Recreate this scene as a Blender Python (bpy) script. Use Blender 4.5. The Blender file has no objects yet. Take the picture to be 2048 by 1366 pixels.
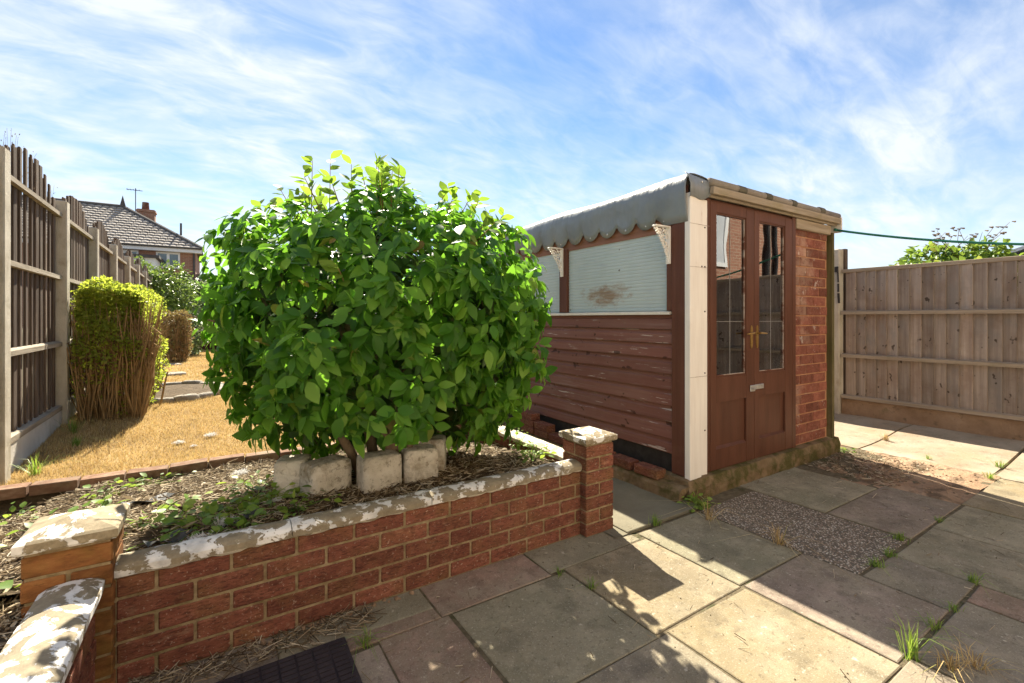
import bpy, math, random
import numpy as np
from mathutils import Vector, Matrix
R = math.radians
random.seed(7); rng = np.random.default_rng(7)
sc = bpy.context.scene
# yard axes: x runs along the planter wall and the shed front, y away down the garden, z up; patio top is z = 0
# ------------------------------------------------------------------ camera
cd = bpy.data.cameras.new('camera'); cam = bpy.data.objects.new('camera', cd); sc.collection.objects.link(cam)
cam.location = (0, 0, 1.25); cam.rotation_euler = (R(90), 0, R(-32.5))
cd.sensor_width = 36; cd.lens = 920/2048*36; cd.shift_y = -46/2048; cd.clip_start = .05; cd.clip_end = 800
sc.camera = cam
# ------------------------------------------------------------------ light
SUN_DIR = Vector((.262, 1.028, 1.0)).normalized()
EL = math.asin(SUN_DIR.z); AZ = math.atan2(SUN_DIR.x, SUN_DIR.y)
sl = bpy.data.lights.new('sun', 'SUN'); sl.energy = 3.5; sl.angle = R(.5); sl.color = (1, .91, .74)
so = bpy.data.objects.new('sun', sl); so.rotation_euler = SUN_DIR.to_track_quat('Z', 'Y').to_euler(); sc.collection.objects.link(so)
wd = bpy.data.worlds.new('World'); sc.world = wd; wd.use_nodes = True
nt = wd.node_tree; nt.nodes.clear()
def wn(t, **k):
    n = nt.nodes.new(t)
    for a, b in k.items(): setattr(n, a, b)
    return n
wo = wn('ShaderNodeOutputWorld'); bg = wn('ShaderNodeBackground'); bg.inputs['Strength'].default_value = .065
sky = wn('ShaderNodeTexSky', sky_type='NISHITA', sun_disc=False, sun_elevation=EL, sun_rotation=AZ)
sky.air_density = 1.0; sky.dust_density = .0; sky.ozone_density = 4.0
tc = wn('ShaderNodeTexCoord'); sx = wn('ShaderNodeSeparateXYZ'); nt.links.new(tc.outputs['Generated'], sx.inputs[0])
def wm(op, a, b=None):
    n = wn('ShaderNodeMath', operation=op)
    for i, q in enumerate((a, b)):
        if q is None: continue
        if isinstance(q, (int, float)): n.inputs[i].default_value = q
        else: nt.links.new(q, n.inputs[i])
    return n.outputs[0]
den = wm('ADD', wm('MAXIMUM', sx.outputs[2], 0.0), .30)
cv = wn('ShaderNodeCombineXYZ'); nt.links.new(wm('DIVIDE', sx.outputs[0], den), cv.inputs[0]); nt.links.new(wm('DIVIDE', sx.outputs[1], den), cv.inputs[1])
def wmap(rot, scl):
    m = wn('ShaderNodeMapping'); m.inputs['Rotation'].default_value = (0, 0, R(rot)); m.inputs['Scale'].default_value = scl
    nt.links.new(cv.outputs[0], m.inputs[0]); return m.outputs[0]
def wnoise(v, s, d, r, dist=0):
    n = wn('ShaderNodeTexNoise'); n.inputs['Scale'].default_value = s; n.inputs['Detail'].default_value = d
    n.inputs['Roughness'].default_value = r; n.inputs['Distortion'].default_value = dist; nt.links.new(v, n.inputs['Vector']); return n.outputs['Fac']
def wramp(f, a, b):
    n = wn('ShaderNodeMapRange'); n.interpolation_type = 'SMOOTHSTEP'; nt.links.new(f, n.inputs[0])
    n.inputs[1].default_value = a; n.inputs[2].default_value = b; return n.outputs[0]
streak = wramp(wnoise(wmap(-8, (1.5, 2.8, 1)), 2.6, 6, .55, .7), .30, .78)
broad = wramp(wnoise(wmap(65, (1, 1, 1)), .75, 4, .5, .3), .30, .68)
wisp = wramp(wnoise(wmap(-30, (1.0, 2.4, 1)), 5.0, 6, .60, .9), .32, .80)
cl = wm('MINIMUM', wm('ADD', wm('MULTIPLY', wm('ADD', wm('MULTIPLY', streak, .6), wm('MULTIPLY', wisp, .38)), wm('ADD', wm('MULTIPLY', broad, .85), .15)), wm('ADD', wm('MULTIPLY', broad, .26), wm('MULTIPLY', wm('POWER', wm('SUBTRACT', 1.0, wm('MINIMUM', wm('MAXIMUM', sx.outputs[2], 0.0), 1.0)), 7.0), .62))), .90)
hs = wn('ShaderNodeHueSaturation'); hs.inputs['Saturation'].default_value = 1.12; hs.inputs["Value"].default_value = .56
nt.links.new(sky.outputs[0], hs.inputs['Color'])
mx = wn('ShaderNodeMix', data_type='RGBA'); nt.links.new(cl, mx.inputs[0]); nt.links.new(hs.outputs[0], mx.inputs[6]); mx.inputs[7].default_value = (3.25, 3.4, 3.55, 1)
nt.links.new(mx.outputs[2], bg.inputs[0]); nt.links.new(bg.outputs[0], wo.inputs[0])
sc.render.engine = 'CYCLES'
vs = sc.view_settings; vs.view_transform = 'Standard'; vs.look = 'None'; vs.exposure = 2.3; vs.gamma = 1; vs.use_curve_mapping = False

# ------------------------------------------------------------------ mesh helpers
COL = sc.collection; W = {}
class B:
    def __init__(s): s.v = []; s.f = []; s.t = []
    def add(s, vs, fs, t=None):
        n = len(s.v); s.v += [tuple(q) for q in vs]; s.f += [tuple(i+n for i in q) for q in fs]
        if t is not None: s.t += [t]*len(fs)
        return s
    def box(s, x0, x1, y0, y1, z0, z1):
        return s.add([(x0,y0,z0),(x1,y0,z0),(x1,y1,z0),(x0,y1,z0),(x0,y0,z1),(x1,y0,z1),(x1,y1,z1),(x0,y1,z1)],
                     [(0,3,2,1),(4,5,6,7),(0,1,5,4),(1,2,6,5),(2,3,7,6),(3,0,4,7)])
    def cbox(s, x0, x1, y0, y1, z0, z1, c=.004):
        X=(x0,x1); Y=(y0,y1); Z=(z0,z1); vs=[]; ix={}
        for i in (0,1):
            for j in (0,1):
                for k in (0,1):
                    dx=c if i==0 else -c; dy=c if j==0 else -c; dz=c if k==0 else -c
                    for a,p in (('x',(X[i],Y[j]+dy,Z[k]+dz)),('y',(X[i]+dx,Y[j],Z[k]+dz)),('z',(X[i]+dx,Y[j]+dy,Z[k]))):
                        ix[(i,j,k,a)]=len(vs); vs.append(p)
        g=lambda i,j,k,a: ix[(i,j,k,a)]; fs=[]
        for i in (0,1):
            q=[g(i,0,0,'x'),g(i,1,0,'x'),g(i,1,1,'x'),g(i,0,1,'x')]; fs.append(tuple(q if i else q[::-1]))
            q=[g(0,i,0,'y'),g(1,i,0,'y'),g(1,i,1,'y'),g(0,i,1,'y')]; fs.append(tuple(q[::-1] if i else q))
            q=[g(0,0,i,'z'),g(1,0,i,'z'),g(1,1,i,'z'),g(0,1,i,'z')]; fs.append(tuple(q if i else q[::-1]))
        for a in (0,1):
            for b in (0,1):
                fl=(a+b)%2
                q=[g(a,b,0,'x'),g(a,b,1,'x'),g(a,b,1,'y'),g(a,b,0,'y')]; fs.append(tuple(q if fl==0 else q[::-1])[::-1])
                q=[g(a,0,b,'x'),g(a,1,b,'x'),g(a,1,b,'z'),g(a,0,b,'z')]; fs.append(tuple(q if fl==0 else q[::-1]))
                q=[g(0,a,b,'y'),g(1,a,b,'y'),g(1,a,b,'z'),g(0,a,b,'z')]; fs.append(tuple(q if fl==0 else q[::-1])[::-1])
                for k in (0,1):
                    q=[g(a,b,k,'x'),g(a,b,k,'y'),g(a,b,k,'z')]; fs.append(tuple(q if (a+b+k)%2==0 else q[::-1])[::-1])
        return s.add(vs,fs)
    def prism(s, poly, axis, a0, a1):
        n=len(poly); mk3={'x':lambda p,a:(a,p[0],p[1]),'y':lambda p,a:(p[0],a,p[1]),'z':lambda p,a:(p[0],p[1],a)}[axis]
        vs=[mk3(p,a0) for p in poly]+[mk3(p,a1) for p in poly]
        fs=[tuple(range(n))[::-1],tuple(range(n,2*n))]+[(i,(i+1)%n,n+(i+1)%n,n+i) for i in range(n)]
        return s.add(vs,fs)
    def tube(s, pts, rad, n=8, caps=True):
        pts=[Vector(p) for p in pts]; rs=rad if isinstance(rad,(list,tuple)) else [rad]*len(pts); vs=[]
        for i,p in enumerate(pts):
            d=(pts[min(i+1,len(pts)-1)]-pts[max(i-1,0)]); d=d.normalized() if d.length>1e-9 else Vector((0,0,1))
            a=d.cross(Vector((0,0,1))) if abs(d.z)<.95 else d.cross(Vector((1,0,0))); a.normalize(); b=d.cross(a)
            for k in range(n):
                t=2*math.pi*k/n; vs.append(p+(a*math.cos(t)+b*math.sin(t))*rs[i])
        fs=[(i*n+k,i*n+(k+1)%n,(i+1)*n+(k+1)%n,(i+1)*n+k) for i in range(len(pts)-1) for k in range(n)]
        if caps: fs+=[tuple(range(n))[::-1],tuple(range((len(pts)-1)*n,len(pts)*n))]
        return s.add(vs,fs)
    def bar(s, p, q, w, h):
        p=Vector(p); q=Vector(q); d=(q-p).normalized(); a=d.cross(Vector((0,0,1))) if abs(d.z)<.98 else Vector((1,0,0)); a.normalize(); b=a.cross(d)
        vs=[c+a*(w/2*i)+b*(h/2*j) for c in (p,q) for i,j in ((-1,-1),(1,-1),(1,1),(-1,1))]
        return s.add(vs,[(0,1,2,3),(7,6,5,4),(0,4,5,1),(1,5,6,2),(2,6,7,3),(3,7,4,0)])
    def mesh(s, name, c=Vector((0,0,0))):
        m=bpy.data.meshes.new(name); m.from_pydata([tuple(Vector(q)-c) for q in s.v],[],s.f); m.update(); return m
def fixn(m):
    import bmesh
    bm=bmesh.new(); bm.from_mesh(m); bmesh.ops.recalc_face_normals(bm,faces=bm.faces); bm.to_mesh(m); bm.free()
def pw(parent): return W[parent.name] if parent else Vector((0,0,0))
def link(o, loc, parent):
    COL.objects.link(o); W[o.name]=Vector(loc)
    if parent: o.parent=parent
    o.location=Vector(loc)-pw(parent); return o
def tag(o, label=None, cat=None, group=None, kind=None):
    for k,q in (('label',label),('category',cat),('group',group),('kind',kind)):
        if q: o[k]=q
    return o
def thing(name, loc, label, cat, group=None):
    o=bpy.data.objects.new(name,None); o.empty_display_size=.1; link(o,loc,None); return tag(o,label,cat,group)
def mk(name, b, mat, parent=None, smooth=False, kind=None, fix=True):
    a=np.array(b.v); c=Vector(((a[:,0].min()+a[:,0].max())/2,(a[:,1].min()+a[:,1].max())/2,a[:,2].min()))
    m=b.mesh(name,c)
    if fix: fixn(m)
    if smooth: m.shade_smooth()
    m.materials.append(mat); o=link(bpy.data.objects.new(name,m),c,parent)
    if kind: o['kind']=kind
    return o
def inst(name, m, loc, parent=None, rot=None, scale=None):
    o=bpy.data.objects.new(name,m); link(o,loc,parent)
    if rot is not None: o.rotation_euler=rot
    if scale is not None: o.scale=scale
    return o
def npmesh(name, V, T, mat, tint=None, parent=None, kind=None, smooth=False):
    """V (n,3) world points, T (k,3) triangles, tint per face"""
    m=bpy.data.meshes.new(name); c=Vector((float(V[:,0].mean()),float(V[:,1].mean()),float(V[:,2].min())))
    V=V-np.array(c); k=len(T)
    m.vertices.add(len(V)); m.vertices.foreach_set('co',V.astype(np.float32).ravel())
    m.loops.add(k*3); m.loops.foreach_set('vertex_index',T.astype(np.int32).ravel())
    m.polygons.add(k); m.polygons.foreach_set('loop_start',np.arange(0,k*3,3,dtype=np.int32))
    if smooth: m.polygons.foreach_set('use_smooth',np.ones(k,dtype=bool))
    if tint is not None:
        at=m.attributes.new('tint','FLOAT','FACE'); at.data.foreach_set('value',tint.astype(np.float32))
    m.update(calc_edges=True); m.materials.append(mat)
    o=link(bpy.data.objects.new(name,m),c,parent)
    if kind: o['kind']=kind
    return o
def unit(a): return a/np.maximum(np.linalg.norm(a,axis=1,keepdims=True),1e-9)
# ------------------------------------------------------------------ materials
def newmat(name):
    m=bpy.data.materials.new(name); m.use_nodes=True; t=m.node_tree; return m,t,t.nodes['Principled BSDF']
def nn(t,ty,ins=None,**k):
    n=t.nodes.new(ty)
    for a,b in k.items(): setattr(n,a,b)
    for a,b in (ins or {}).items():
        if isinstance(b,bpy.types.NodeSocket): t.links.new(b,n.inputs[a])
        else: n.inputs[a].default_value=b
    return n
def c4(c): return (*c,1) if len(c)==3 else c
def coords(t, stretch=(1,1,1), rnd=True):
    g=nn(t,'ShaderNodeNewGeometry'); v=g.outputs['Position']
    if rnd:
        oi=nn(t,'ShaderNodeObjectInfo'); r=nn(t,'ShaderNodeMath',{0:oi.outputs['Random'],1:37.0},operation='MULTIPLY')
        v=nn(t,'ShaderNodeVectorMath',{0:v,1:r.outputs[0]},operation='ADD').outputs[0]
    return nn(t,'ShaderNodeVectorMath',{0:v,1:stretch},operation='MULTIPLY').outputs[0]
def noise(t,v,s,d=6,r=.6,dist=0): return nn(t,'ShaderNodeTexNoise',{'Vector':v,'Scale':s,'Detail':d,'Roughness':r,'Distortion':dist}).outputs['Fac']
def ramp(t,f,stops):
    n=nn(t,'ShaderNodeValToRGB',{0:f}); e=n.color_ramp.elements
    while len(e)<len(stops): e.new(.5)
    for q,(p,c) in zip(e,stops): q.position=p; q.color=c4(c)
    return n.outputs[0]
def rng01(t,f,a,b,lo=0,hi=1): return nn(t,'ShaderNodeMapRange',{0:f,1:a,2:b,3:lo,4:hi}).outputs[0]
def mixc(t,f,a,b):
    n=nn(t,'ShaderNodeMix',data_type='RGBA')
    for i,q in ((0,f),(6,a),(7,b)):
        if isinstance(q,bpy.types.NodeSocket): t.links.new(q,n.inputs[i])
        else: n.inputs[i].default_value=q if i==0 else c4(q)
    return n.outputs[2]
def surf(name, stops, scale=6, rough=.85, bump=.3, bscale=60, stretch=(1,1,1), var=.15, over=(), rnd=True, bdist=.01, spec=.18, metal=0):
    """over: list of (noise scale, lo, hi, colour, strength, stretch or None, detail)"""
    m,t,bs=newmat(name); v=coords(t,stretch,rnd); v0=coords(t,(1,1,1),rnd)
    col=ramp(t,noise(t,v,scale),stops)
    for o in over:
        vv=coords(t,o[5] or (1,1,1),False) if o[0]<0 else (coords(t,o[5],rnd) if o[5] else v0)
        f=rng01(t,noise(t,vv,abs(o[0]),o[6] if len(o)>6 else 8,.65),o[1],o[2],0,o[4]); col=mixc(t,f,col,o[3])
    if var:
        oi=nn(t,'ShaderNodeObjectInfo'); val=rng01(t,oi.outputs['Random'],0,1,1-var,1+var)
        h=nn(t,'ShaderNodeHueSaturation',{'Value':val,'Color':col}); col=h.outputs[0]
    t.links.new(col,bs.inputs['Base Color']); bs.inputs['Roughness'].default_value=rough
    bs.inputs['Specular IOR Level'].default_value=spec; bs.inputs['Metallic'].default_value=metal
    if bump:
        f=nn(t,'ShaderNodeMath',{0:noise(t,v,bscale,5,.7),1:noise(t,v,bscale/6,4,.6)},operation='ADD').outputs[0]
        b=nn(t,'ShaderNodeBump',{'Strength':bump,'Distance':bdist,'Height':f}); t.links.new(b.outputs[0],bs.inputs['Normal'])
    return m
MT={}
MT['brick']=surf('red_brick',[(.3,(.135,.048,.032)),(.5,(.205,.074,.048)),(.72,(.28,.115,.074))],14,.92,.55,90,(1,1,2.2),.22,
    [(4,.46,.66,(.19,.115,.045),.6,None),(38,.50,.62,(.070,.028,.020),.75,(1,1,4)),(120,.52,.62,(.09,.04,.03),.6,(1,1,3)),(90,.60,.66,(.46,.36,.27),.6,None),(13,.60,.70,(.34,.20,.13),.5,(1,1,2))])
MT['mosswarmbrick']=surf('ochre_brick',[(.3,(.14,.058,.022)),(.5,(.235,.10,.035)),(.72,(.31,.15,.055))],14,.92,.6,90,(1,1,2.6),.18,
    [(6,.48,.70,(.13,.10,.02),.65,None),(9,.6,.75,(.33,.10,.05),.5,None),(38,.58,.70,(.07,.035,.015),.6,(1,1,4))])  # moss, with warm reflected light worked into the ochre colour
MT['shedbrick']=surf('smooth_brick',[(.3,(.135,.047,.033)),(.5,(.195,.070,.047)),(.75,(.27,.11,.075))],10,.88,.35,80,(1,1,1.6),.30,
    [(-2.2,.50,.62,(.40,.29,.215),.55,None),(22,.55,.66,(.085,.034,.026),.6,(1,1,2)),(60,.58,.66,(.38,.22,.16),.5,None),(-9,.62,.66,(.55,.50,.45),.6,None)])
MT['mortar']=surf('mortar',[(.3,(.17,.12,.065)),(.5,(.28,.21,.12)),(.75,(.40,.32,.2))],30,.97,.6,120,var=0,over=[(5,.5,.7,(.14,.13,.05),.6,None)])
MT['shedmortar']=surf('orange_mortar',[(.3,(.33,.15,.08)),(.7,(.45,.25,.14))],18,.97,.5,120,var=0,over=[(5,.55,.7,(.40,.33,.24),.6,None)])
def peel(name, paint, under, thr, scale=9, var=0):
    m,t,bs=newmat(name); v=coords(t,(1,1,1),False)
    n1=noise(t,v,scale,9,.62,.4); n2=nn(t,'ShaderNodeMath',{0:n1,1:nn(t,'ShaderNodeMath',{0:noise(t,v,60,6,.7),1:.12},operation='MULTIPLY').outputs[0]},operation='ADD').outputs[0]; f=rng01(t,n2,thr+.06,thr+.078)
    u=ramp(t,noise(t,v,30,6,.7),[(.25,under[0]),(.55,under[1]),(.8,under[2])])
    p=ramp(t,noise(t,v,14,6,.6),[(.30,tuple(.55*q for q in paint)),(.48,tuple(.86*q for q in paint)),(.62,paint)])
    sp=rng01(t,noise(t,v,46,3,.6),.66,.70,0,.9)
    p=mixc(t,sp,p,under[0])
    t.links.new(mixc(t,f,u,p),bs.inputs['Base Color']); bs.inputs['Roughness'].default_value=.85; bs.inputs['Specular IOR Level'].default_value=.25
    h=nn(t,'ShaderNodeMath',{0:f,1:nn(t,'ShaderNodeMath',{0:noise(t,v,120,5,.7),1:.5},operation='MULTIPLY').outputs[0]},operation='ADD').outputs[0]
    b=nn(t,'ShaderNodeBump',{'Strength':.6,'Distance':.004,'Height':h}); t.links.new(b.outputs[0],bs.inputs['Normal']); return m
MT['coping']=peel('peeling_white_coping',(.78,.77,.74),((.16,.13,.09),(.26,.22,.15),(.34,.29,.21)),.50,15)
MT['cap']=peel('peeling_white_cap',(.80,.78,.73),((.16,.13,.08),(.28,.23,.15),(.38,.32,.23)),.52,11)
MT['sidecope']=peel('pale_coping',(.66,.60,.48),((.22,.18,.12),(.36,.31,.22),(.45,.40,.3)),.44,13)
def slabmat(name,a,b,c,stain,ss=.5):
    return surf(name,[(.28,a),(.5,b),(.74,c)],3.2,.9,.5,150,var=.10,bdist=.004,
        over=[(-1.3,.42,.64,(.15,.13,.085),.55,None),(-2.6,.50,.62,(.36,.31,.23),.45,None),(-.8,.5,.62,(.26,.22,.13),.4,None),(2.2,.42,.62,stain,ss,None),(9,.50,.66,tuple(1.45*q for q in b),.5,None),(5,.54,.64,tuple(.55*q for q in b),.6,None),(46,.56,.66,tuple(.42*q for q in b),.6,None),(150,.56,.66,(.46,.42,.33),.5,None),(26,.63,.68,(.52,.47,.38),.6,None),(200,.58,.66,tuple(.3*q for q in b),.5,None)])
MT['slab_red']=slabmat('pink_slab',(.205,.138,.108),(.265,.178,.138),(.325,.23,.18),(.21,.17,.115))
MT['slab_green']=slabmat('green_grey_slab',(.185,.162,.112),(.235,.208,.145),(.30,.268,.19),(.175,.17,.11))
MT['slab_buff']=slabmat('buff_slab',(.19,.155,.10),(.24,.198,.132),(.30,.255,.178),(.24,.185,.095),.5)
MT['slab_grey']=slabmat('dark_grey_slab',(.165,.14,.108),(.215,.185,.145),(.27,.235,.185),(.18,.16,.11))
MT['slab_mauve']=slabmat('mauve_slab',(.19,.148,.118),(.245,.192,.155),(.31,.25,.205),(.20,.17,.12))
MT['concrete']=surf('pale_concrete',[(.3,(.22,.18,.13)),(.55,(.31,.26,.195)),(.8,(.38,.325,.25))],2.6,.93,.5,110,var=0,bdist=.006,
    over=[(2,.46,.62,(.30,.20,.12),.6,None),(11,.54,.66,(.16,.125,.085),.6,None),(60,.56,.66,(.42,.37,.3),.5,None),(80,.62,.70,(.16,.13,.1),.5,None)])
MT['rough']=surf('broken_concrete',[(.3,(.26,.165,.10)),(.55,(.37,.25,.16)),(.8,(.45,.33,.23))],3.5,.95,1.0,45,var=0,bdist=.02,
    over=[(6,.50,.62,(.12,.085,.055),.8,None),(30,.60,.68,(.08,.06,.04),.6,None)])
MT['path']=surf('grey_path',[(.3,(.135,.122,.085)),(.6,(.185,.168,.12)),(.8,(.23,.212,.16))],4,.92,.6,160,var=0,bdist=.004,over=[(60,.6,.7,(.06,.055,.045),.6,None),(110,.62,.7,(.34,.32,.27),.5,None)])
MT['plinth']=surf('mossy_plinth',[(.3,(.15,.10,.055)),(.55,(.23,.16,.09)),(.8,(.30,.23,.15))],9,.97,1.0,50,var=0,bdist=.02,over=[(7,.44,.60,(.075,.075,.02),.85,None),(16,.6,.7,(.05,.04,.02),.7,None)])
m,t,bs=newmat('exposed_aggregate'); v=coords(t,(1,1,1),False)
vo=nn(t,'ShaderNodeTexVoronoi',{'Vector':v,'Scale':95.0}); ce=nn(t,'ShaderNodeSeparateXYZ',{0:vo.outputs['Color']})
pc=ramp(t,ce.outputs[0],[(.0,(.16,.115,.08)),(.3,(.30,.21,.145)),(.55,(.42,.33,.24)),(.8,(.56,.50,.41)),(1,(.70,.66,.58))])
ed=rng01(t,vo.outputs['Distance'],.25,.55); t.links.new(mixc(t,ed,pc,(.10,.08,.055)),bs.inputs['Base Color']); bs.inputs['Roughness'].default_value=.75
t.links.new(nn(t,'ShaderNodeBump',{'Strength':.9,'Distance':.006,'Height':nn(t,'ShaderNodeMath',{0:1.0,1:vo.outputs['Distance']},operation='SUBTRACT').outputs[0]}).outputs[0],bs.inputs['Normal']); MT['aggregate']=m
MT['dirt']=surf('joint_dirt',[(.3,(.09,.072,.045)),(.6,(.15,.122,.078)),(.8,(.21,.175,.115))],25,1,.8,90,var=0,over=[(6,.55,.65,(.035,.05,.015),.7,None)])
MT['soil']=surf('dry_soil',[(.3,(.06,.042,.026)),(.6,(.13,.095,.06)),(.8,(.20,.155,.10))],14,1,1,60,var=0,bdist=.02)
MT['lawn']=surf('parched_turf',[(.28,(.20,.13,.06)),(.5,(.34,.23,.10)),(.75,(.46,.33,.16))],3,1,.9,70,var=0,bdist=.02,over=[(2.2,.58,.72,(.24,.22,.05),.45,None),(30,.55,.68,(.17,.11,.045),.6,None)])
MT['ground']=surf('ground_sheet',[(.3,(.10,.085,.05)),(.7,(.16,.14,.085))],.6,1,.3,8,var=0)
def wood(name,stops,stretch,over=(),var=.16,rough=.85,bump=.5,scale=1.0):
    return surf(name,stops,scale,rough,bump,3.0,stretch,var,over,bdist=.006)
MT['oldwood']=wood('silvered_slat',[(.3,(.065,.044,.032)),(.5,(.115,.083,.062)),(.72,(.20,.16,.125))],(34,34,1.6),[(3,.5,.7,(.10,.062,.042),.6,(1,1,.6)),(1.0,.6,.68,(.05,.035,.025),.6,(60,60,1.2))],.28)
MT['rail']=wood('weathered_rail',[(.3,(.20,.165,.12)),(.5,(.30,.255,.195)),(.75,(.40,.35,.28))],(40,1.8,40),[(5,.55,.7,(.15,.12,.08),.6,None)],.08)
MT['fencewood']=wood('pale_fence_board',[(.28,(.19,.15,.122)),(.5,(.285,.232,.19)),(.74,(.38,.32,.27))],(26,26,1.1),[(2.4,.46,.64,(.18,.12,.085),.6,None),(3.5,.50,.64,(.20,.185,.17),.6,(1,1,.5)),(12,.66,.70,(.05,.035,.025),.85,(1,1,.8),2)],.26)
MT['fencerail']=wood('pale_fence_rail',[(.28,(.20,.155,.115)),(.5,(.29,.235,.175)),(.75,(.36,.30,.235))],(26,1.2,26),[(4,.55,.7,(.17,.15,.08),.5,None)],.06)
MT['greenwood']=wood('algae_board',[(.3,(.055,.05,.018)),(.5,(.10,.085,.035)),(.75,(.17,.14,.075))],(26,26,1.1),[(3,.5,.65,(.05,.05,.012),.6,None)],.05)
MT['eaveswood']=wood('pale_eaves_board',[(.3,(.21,.17,.12)),(.5,(.32,.265,.195)),(.75,(.41,.35,.27))],(1.2,26,26),[(4,.52,.7,(.22,.19,.08),.6,None)],.05)
MT['clad']=wood('brown_cladding',[(.3,(.145,.062,.048)),(.55,(.178,.078,.061)),(.8,(.215,.105,.085))],(34,.8,34),
    [(5,.42,.66,(.205,.115,.095),.6,(1,.35,1)),(1.0,.635,.665,(.50,.45,.41),.75,(40,2.2,40)),(9,.66,.70,(.05,.022,.016),.85,(1,.8,1),2),(1.2,.58,.68,(.27,.20,.18),.4,(26,1.0,20)),(3,.64,.68,(.36,.31,.28),.6,(6,.8,9))],.16,.62,.22)
MT['brown']=wood('brown_paint',[(.3,(.088,.036,.024)),(.55,(.115,.047,.031)),(.8,(.15,.066,.045))],(22,22,1.0),[(5,.55,.75,(.17,.085,.06),.5,None),(1.0,.72,.76,(.42,.33,.27),.6,(60,60,2.4))],.05,.5,.25)
MT['eavespaint']=wood('faded_brown_paint',[(.3,(.20,.095,.062)),(.55,(.26,.13,.09)),(.8,(.31,.17,.12))],(22,1,22),(),.0,.6,.2)
MT['browndoor']=wood('brown_door_paint',[(.3,(.078,.032,.019)),(.55,(.104,.042,.025)),(.8,(.135,.058,.036))],(10,10,1.6),[(4,.55,.75,(.12,.052,.028),.6,None),(1.0,.745,.78,(.40,.32,.27),.5,(70,70,3))],.03,.45,.2)
MT['creamtrim']=surf('cream_pvc_trim',[(.3,(.74,.70,.64)),(.6,(.82,.79,.73)),(.8,(.84,.81,.76))],4,.5,.1,30,(6,6,.6),0,[(1.2,.66,.70,(.34,.17,.10),.75,(22,22,1.6)),(3,.6,.75,(.52,.44,.34),.5,None)])
MT['whitepaint']=surf('white_paint',[(.3,(.66,.62,.55)),(.7,(.78,.75,.70))],12,.5,.15,60,var=0,over=[(25,.62,.7,(.48,.38,.28),.5,None)])
MT['poly']=surf('ribbed_plastic',[(.3,(.60,.69,.70)),(.6,(.68,.77,.775)),(.8,(.72,.79,.79))],3,.42,0,20,(1,1,1),0)
def polymat():
    m=MT['poly']; t=m.node_tree; bs=t.nodes['Principled BSDF']; g=nn(t,'ShaderNodeNewGeometry'); p=g.outputs['Position']
    d=nn(t,'ShaderNodeVectorMath',{0:p,1:(2.75,2.88,1.45)},operation='SUBTRACT').outputs[0]
    d=nn(t,'ShaderNodeVectorMath',{0:d,1:(0,3.0,8.5)},operation='MULTIPLY').outputs[0]
    ln=nn(t,'ShaderNodeVectorMath',{0:d},operation='LENGTH').outputs['Value']
    nz=noise(t,coords(t,(1,1.4,3),False),6,7,.7,.4); s=nn(t,'ShaderNodeMath',{0:ln,1:nn(t,'ShaderNodeMath',{0:nz,1:2.6},operation='MULTIPLY').outputs[0]},operation='ADD').outputs[0]
    f=rng01(t,s,2.15,1.45,0,.75); old=bs.inputs['Base Color'].links[0].from_socket
    c=mixc(t,f,old,(.36,.21,.10)); sp=rng01(t,noise(t,coords(t,(1,1,1),False),13,2,.5),.735,.75,0,.8); c=mixc(t,sp,c,(.12,.10,.08))
    t.links.new(c,bs.inputs['Base Color']); tr=nn(t,'ShaderNodeBsdfTranslucent',{'Color':c}); ms=nn(t,'ShaderNodeMixShader',{0:.35,1:bs.outputs[0],2:tr.outputs[0]}); t.links.new(ms.outputs[0],t.nodes['Material Output'].inputs[0])
polymat()
m,t,bs=newmat('grey_vinyl'); v=coords(t,(1,1,1),False)
t.links.new(ramp(t,noise(t,v,3,5,.6),[(.3,(.16,.178,.188)),(.7,(.215,.238,.25))]),bs.inputs['Base Color']); bs.inputs['Roughness'].default_value=.36
t.links.new(nn(t,'ShaderNodeBump',{'Strength':.4,'Distance':.06,'Height':noise(t,coords(t,(2.5,2.5,1.2),False),2.4,3,.5)}).outputs[0],bs.inputs['Normal']); MT['vinyl']=m
MT['felt']=surf('roof_felt',[(.3,(.20,.175,.15)),(.6,(.28,.25,.21)),(.8,(.34,.30,.26))],5,.9,.5,90,var=0)
MT['feltdark']=surf('felt_strip',[(.3,(.085,.08,.06)),(.7,(.14,.13,.10))],8,.9,.5,90,var=.1)
MT['black']=surf('dark_metal',[(.3,(.02,.018,.018)),(.7,(.04,.036,.035))],20,.55,.1,60,var=0)
MT['brass']=surf('old_brass',[(.3,(.28,.17,.05)),(.7,(.45,.31,.11))],30,.42,.15,60,var=0,metal=.85,over=[(20,.58,.7,(.10,.07,.03),.6,None)])
MT['zinc']=surf('zinc',[(.3,(.42,.42,.41)),(.7,(.60,.60,.58))],30,.4,.05,60,var=0,metal=.8)
MT['screw']=surf('screw_cap',[(.3,(.5,.5,.48)),(.7,(.65,.65,.63))],30,.3,0,60,var=0,metal=.6)
MT['line']=surf('green_line',[(.3,(.015,.12,.085)),(.7,(.025,.17,.12))],30,.4,0,60,var=0)
MT['conpost']=surf('concrete_post',[(.3,(.30,.26,.20)),(.55,(.42,.38,.31)),(.8,(.50,.46,.39))],5,.93,.5,110,(1,1,.6),.06,[(4,.55,.7,(.19,.16,.10),.6,None),(70,.62,.7,(.15,.13,.1),.5,None)])
MT['conboard']=surf('gravel_board',[(.3,(.42,.39,.34)),(.6,(.54,.51,.46)),(.8,(.60,.57,.52))],3,.93,.3,90,var=.05,over=[(5,.56,.7,(.28,.23,.16),.5,None)])
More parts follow.
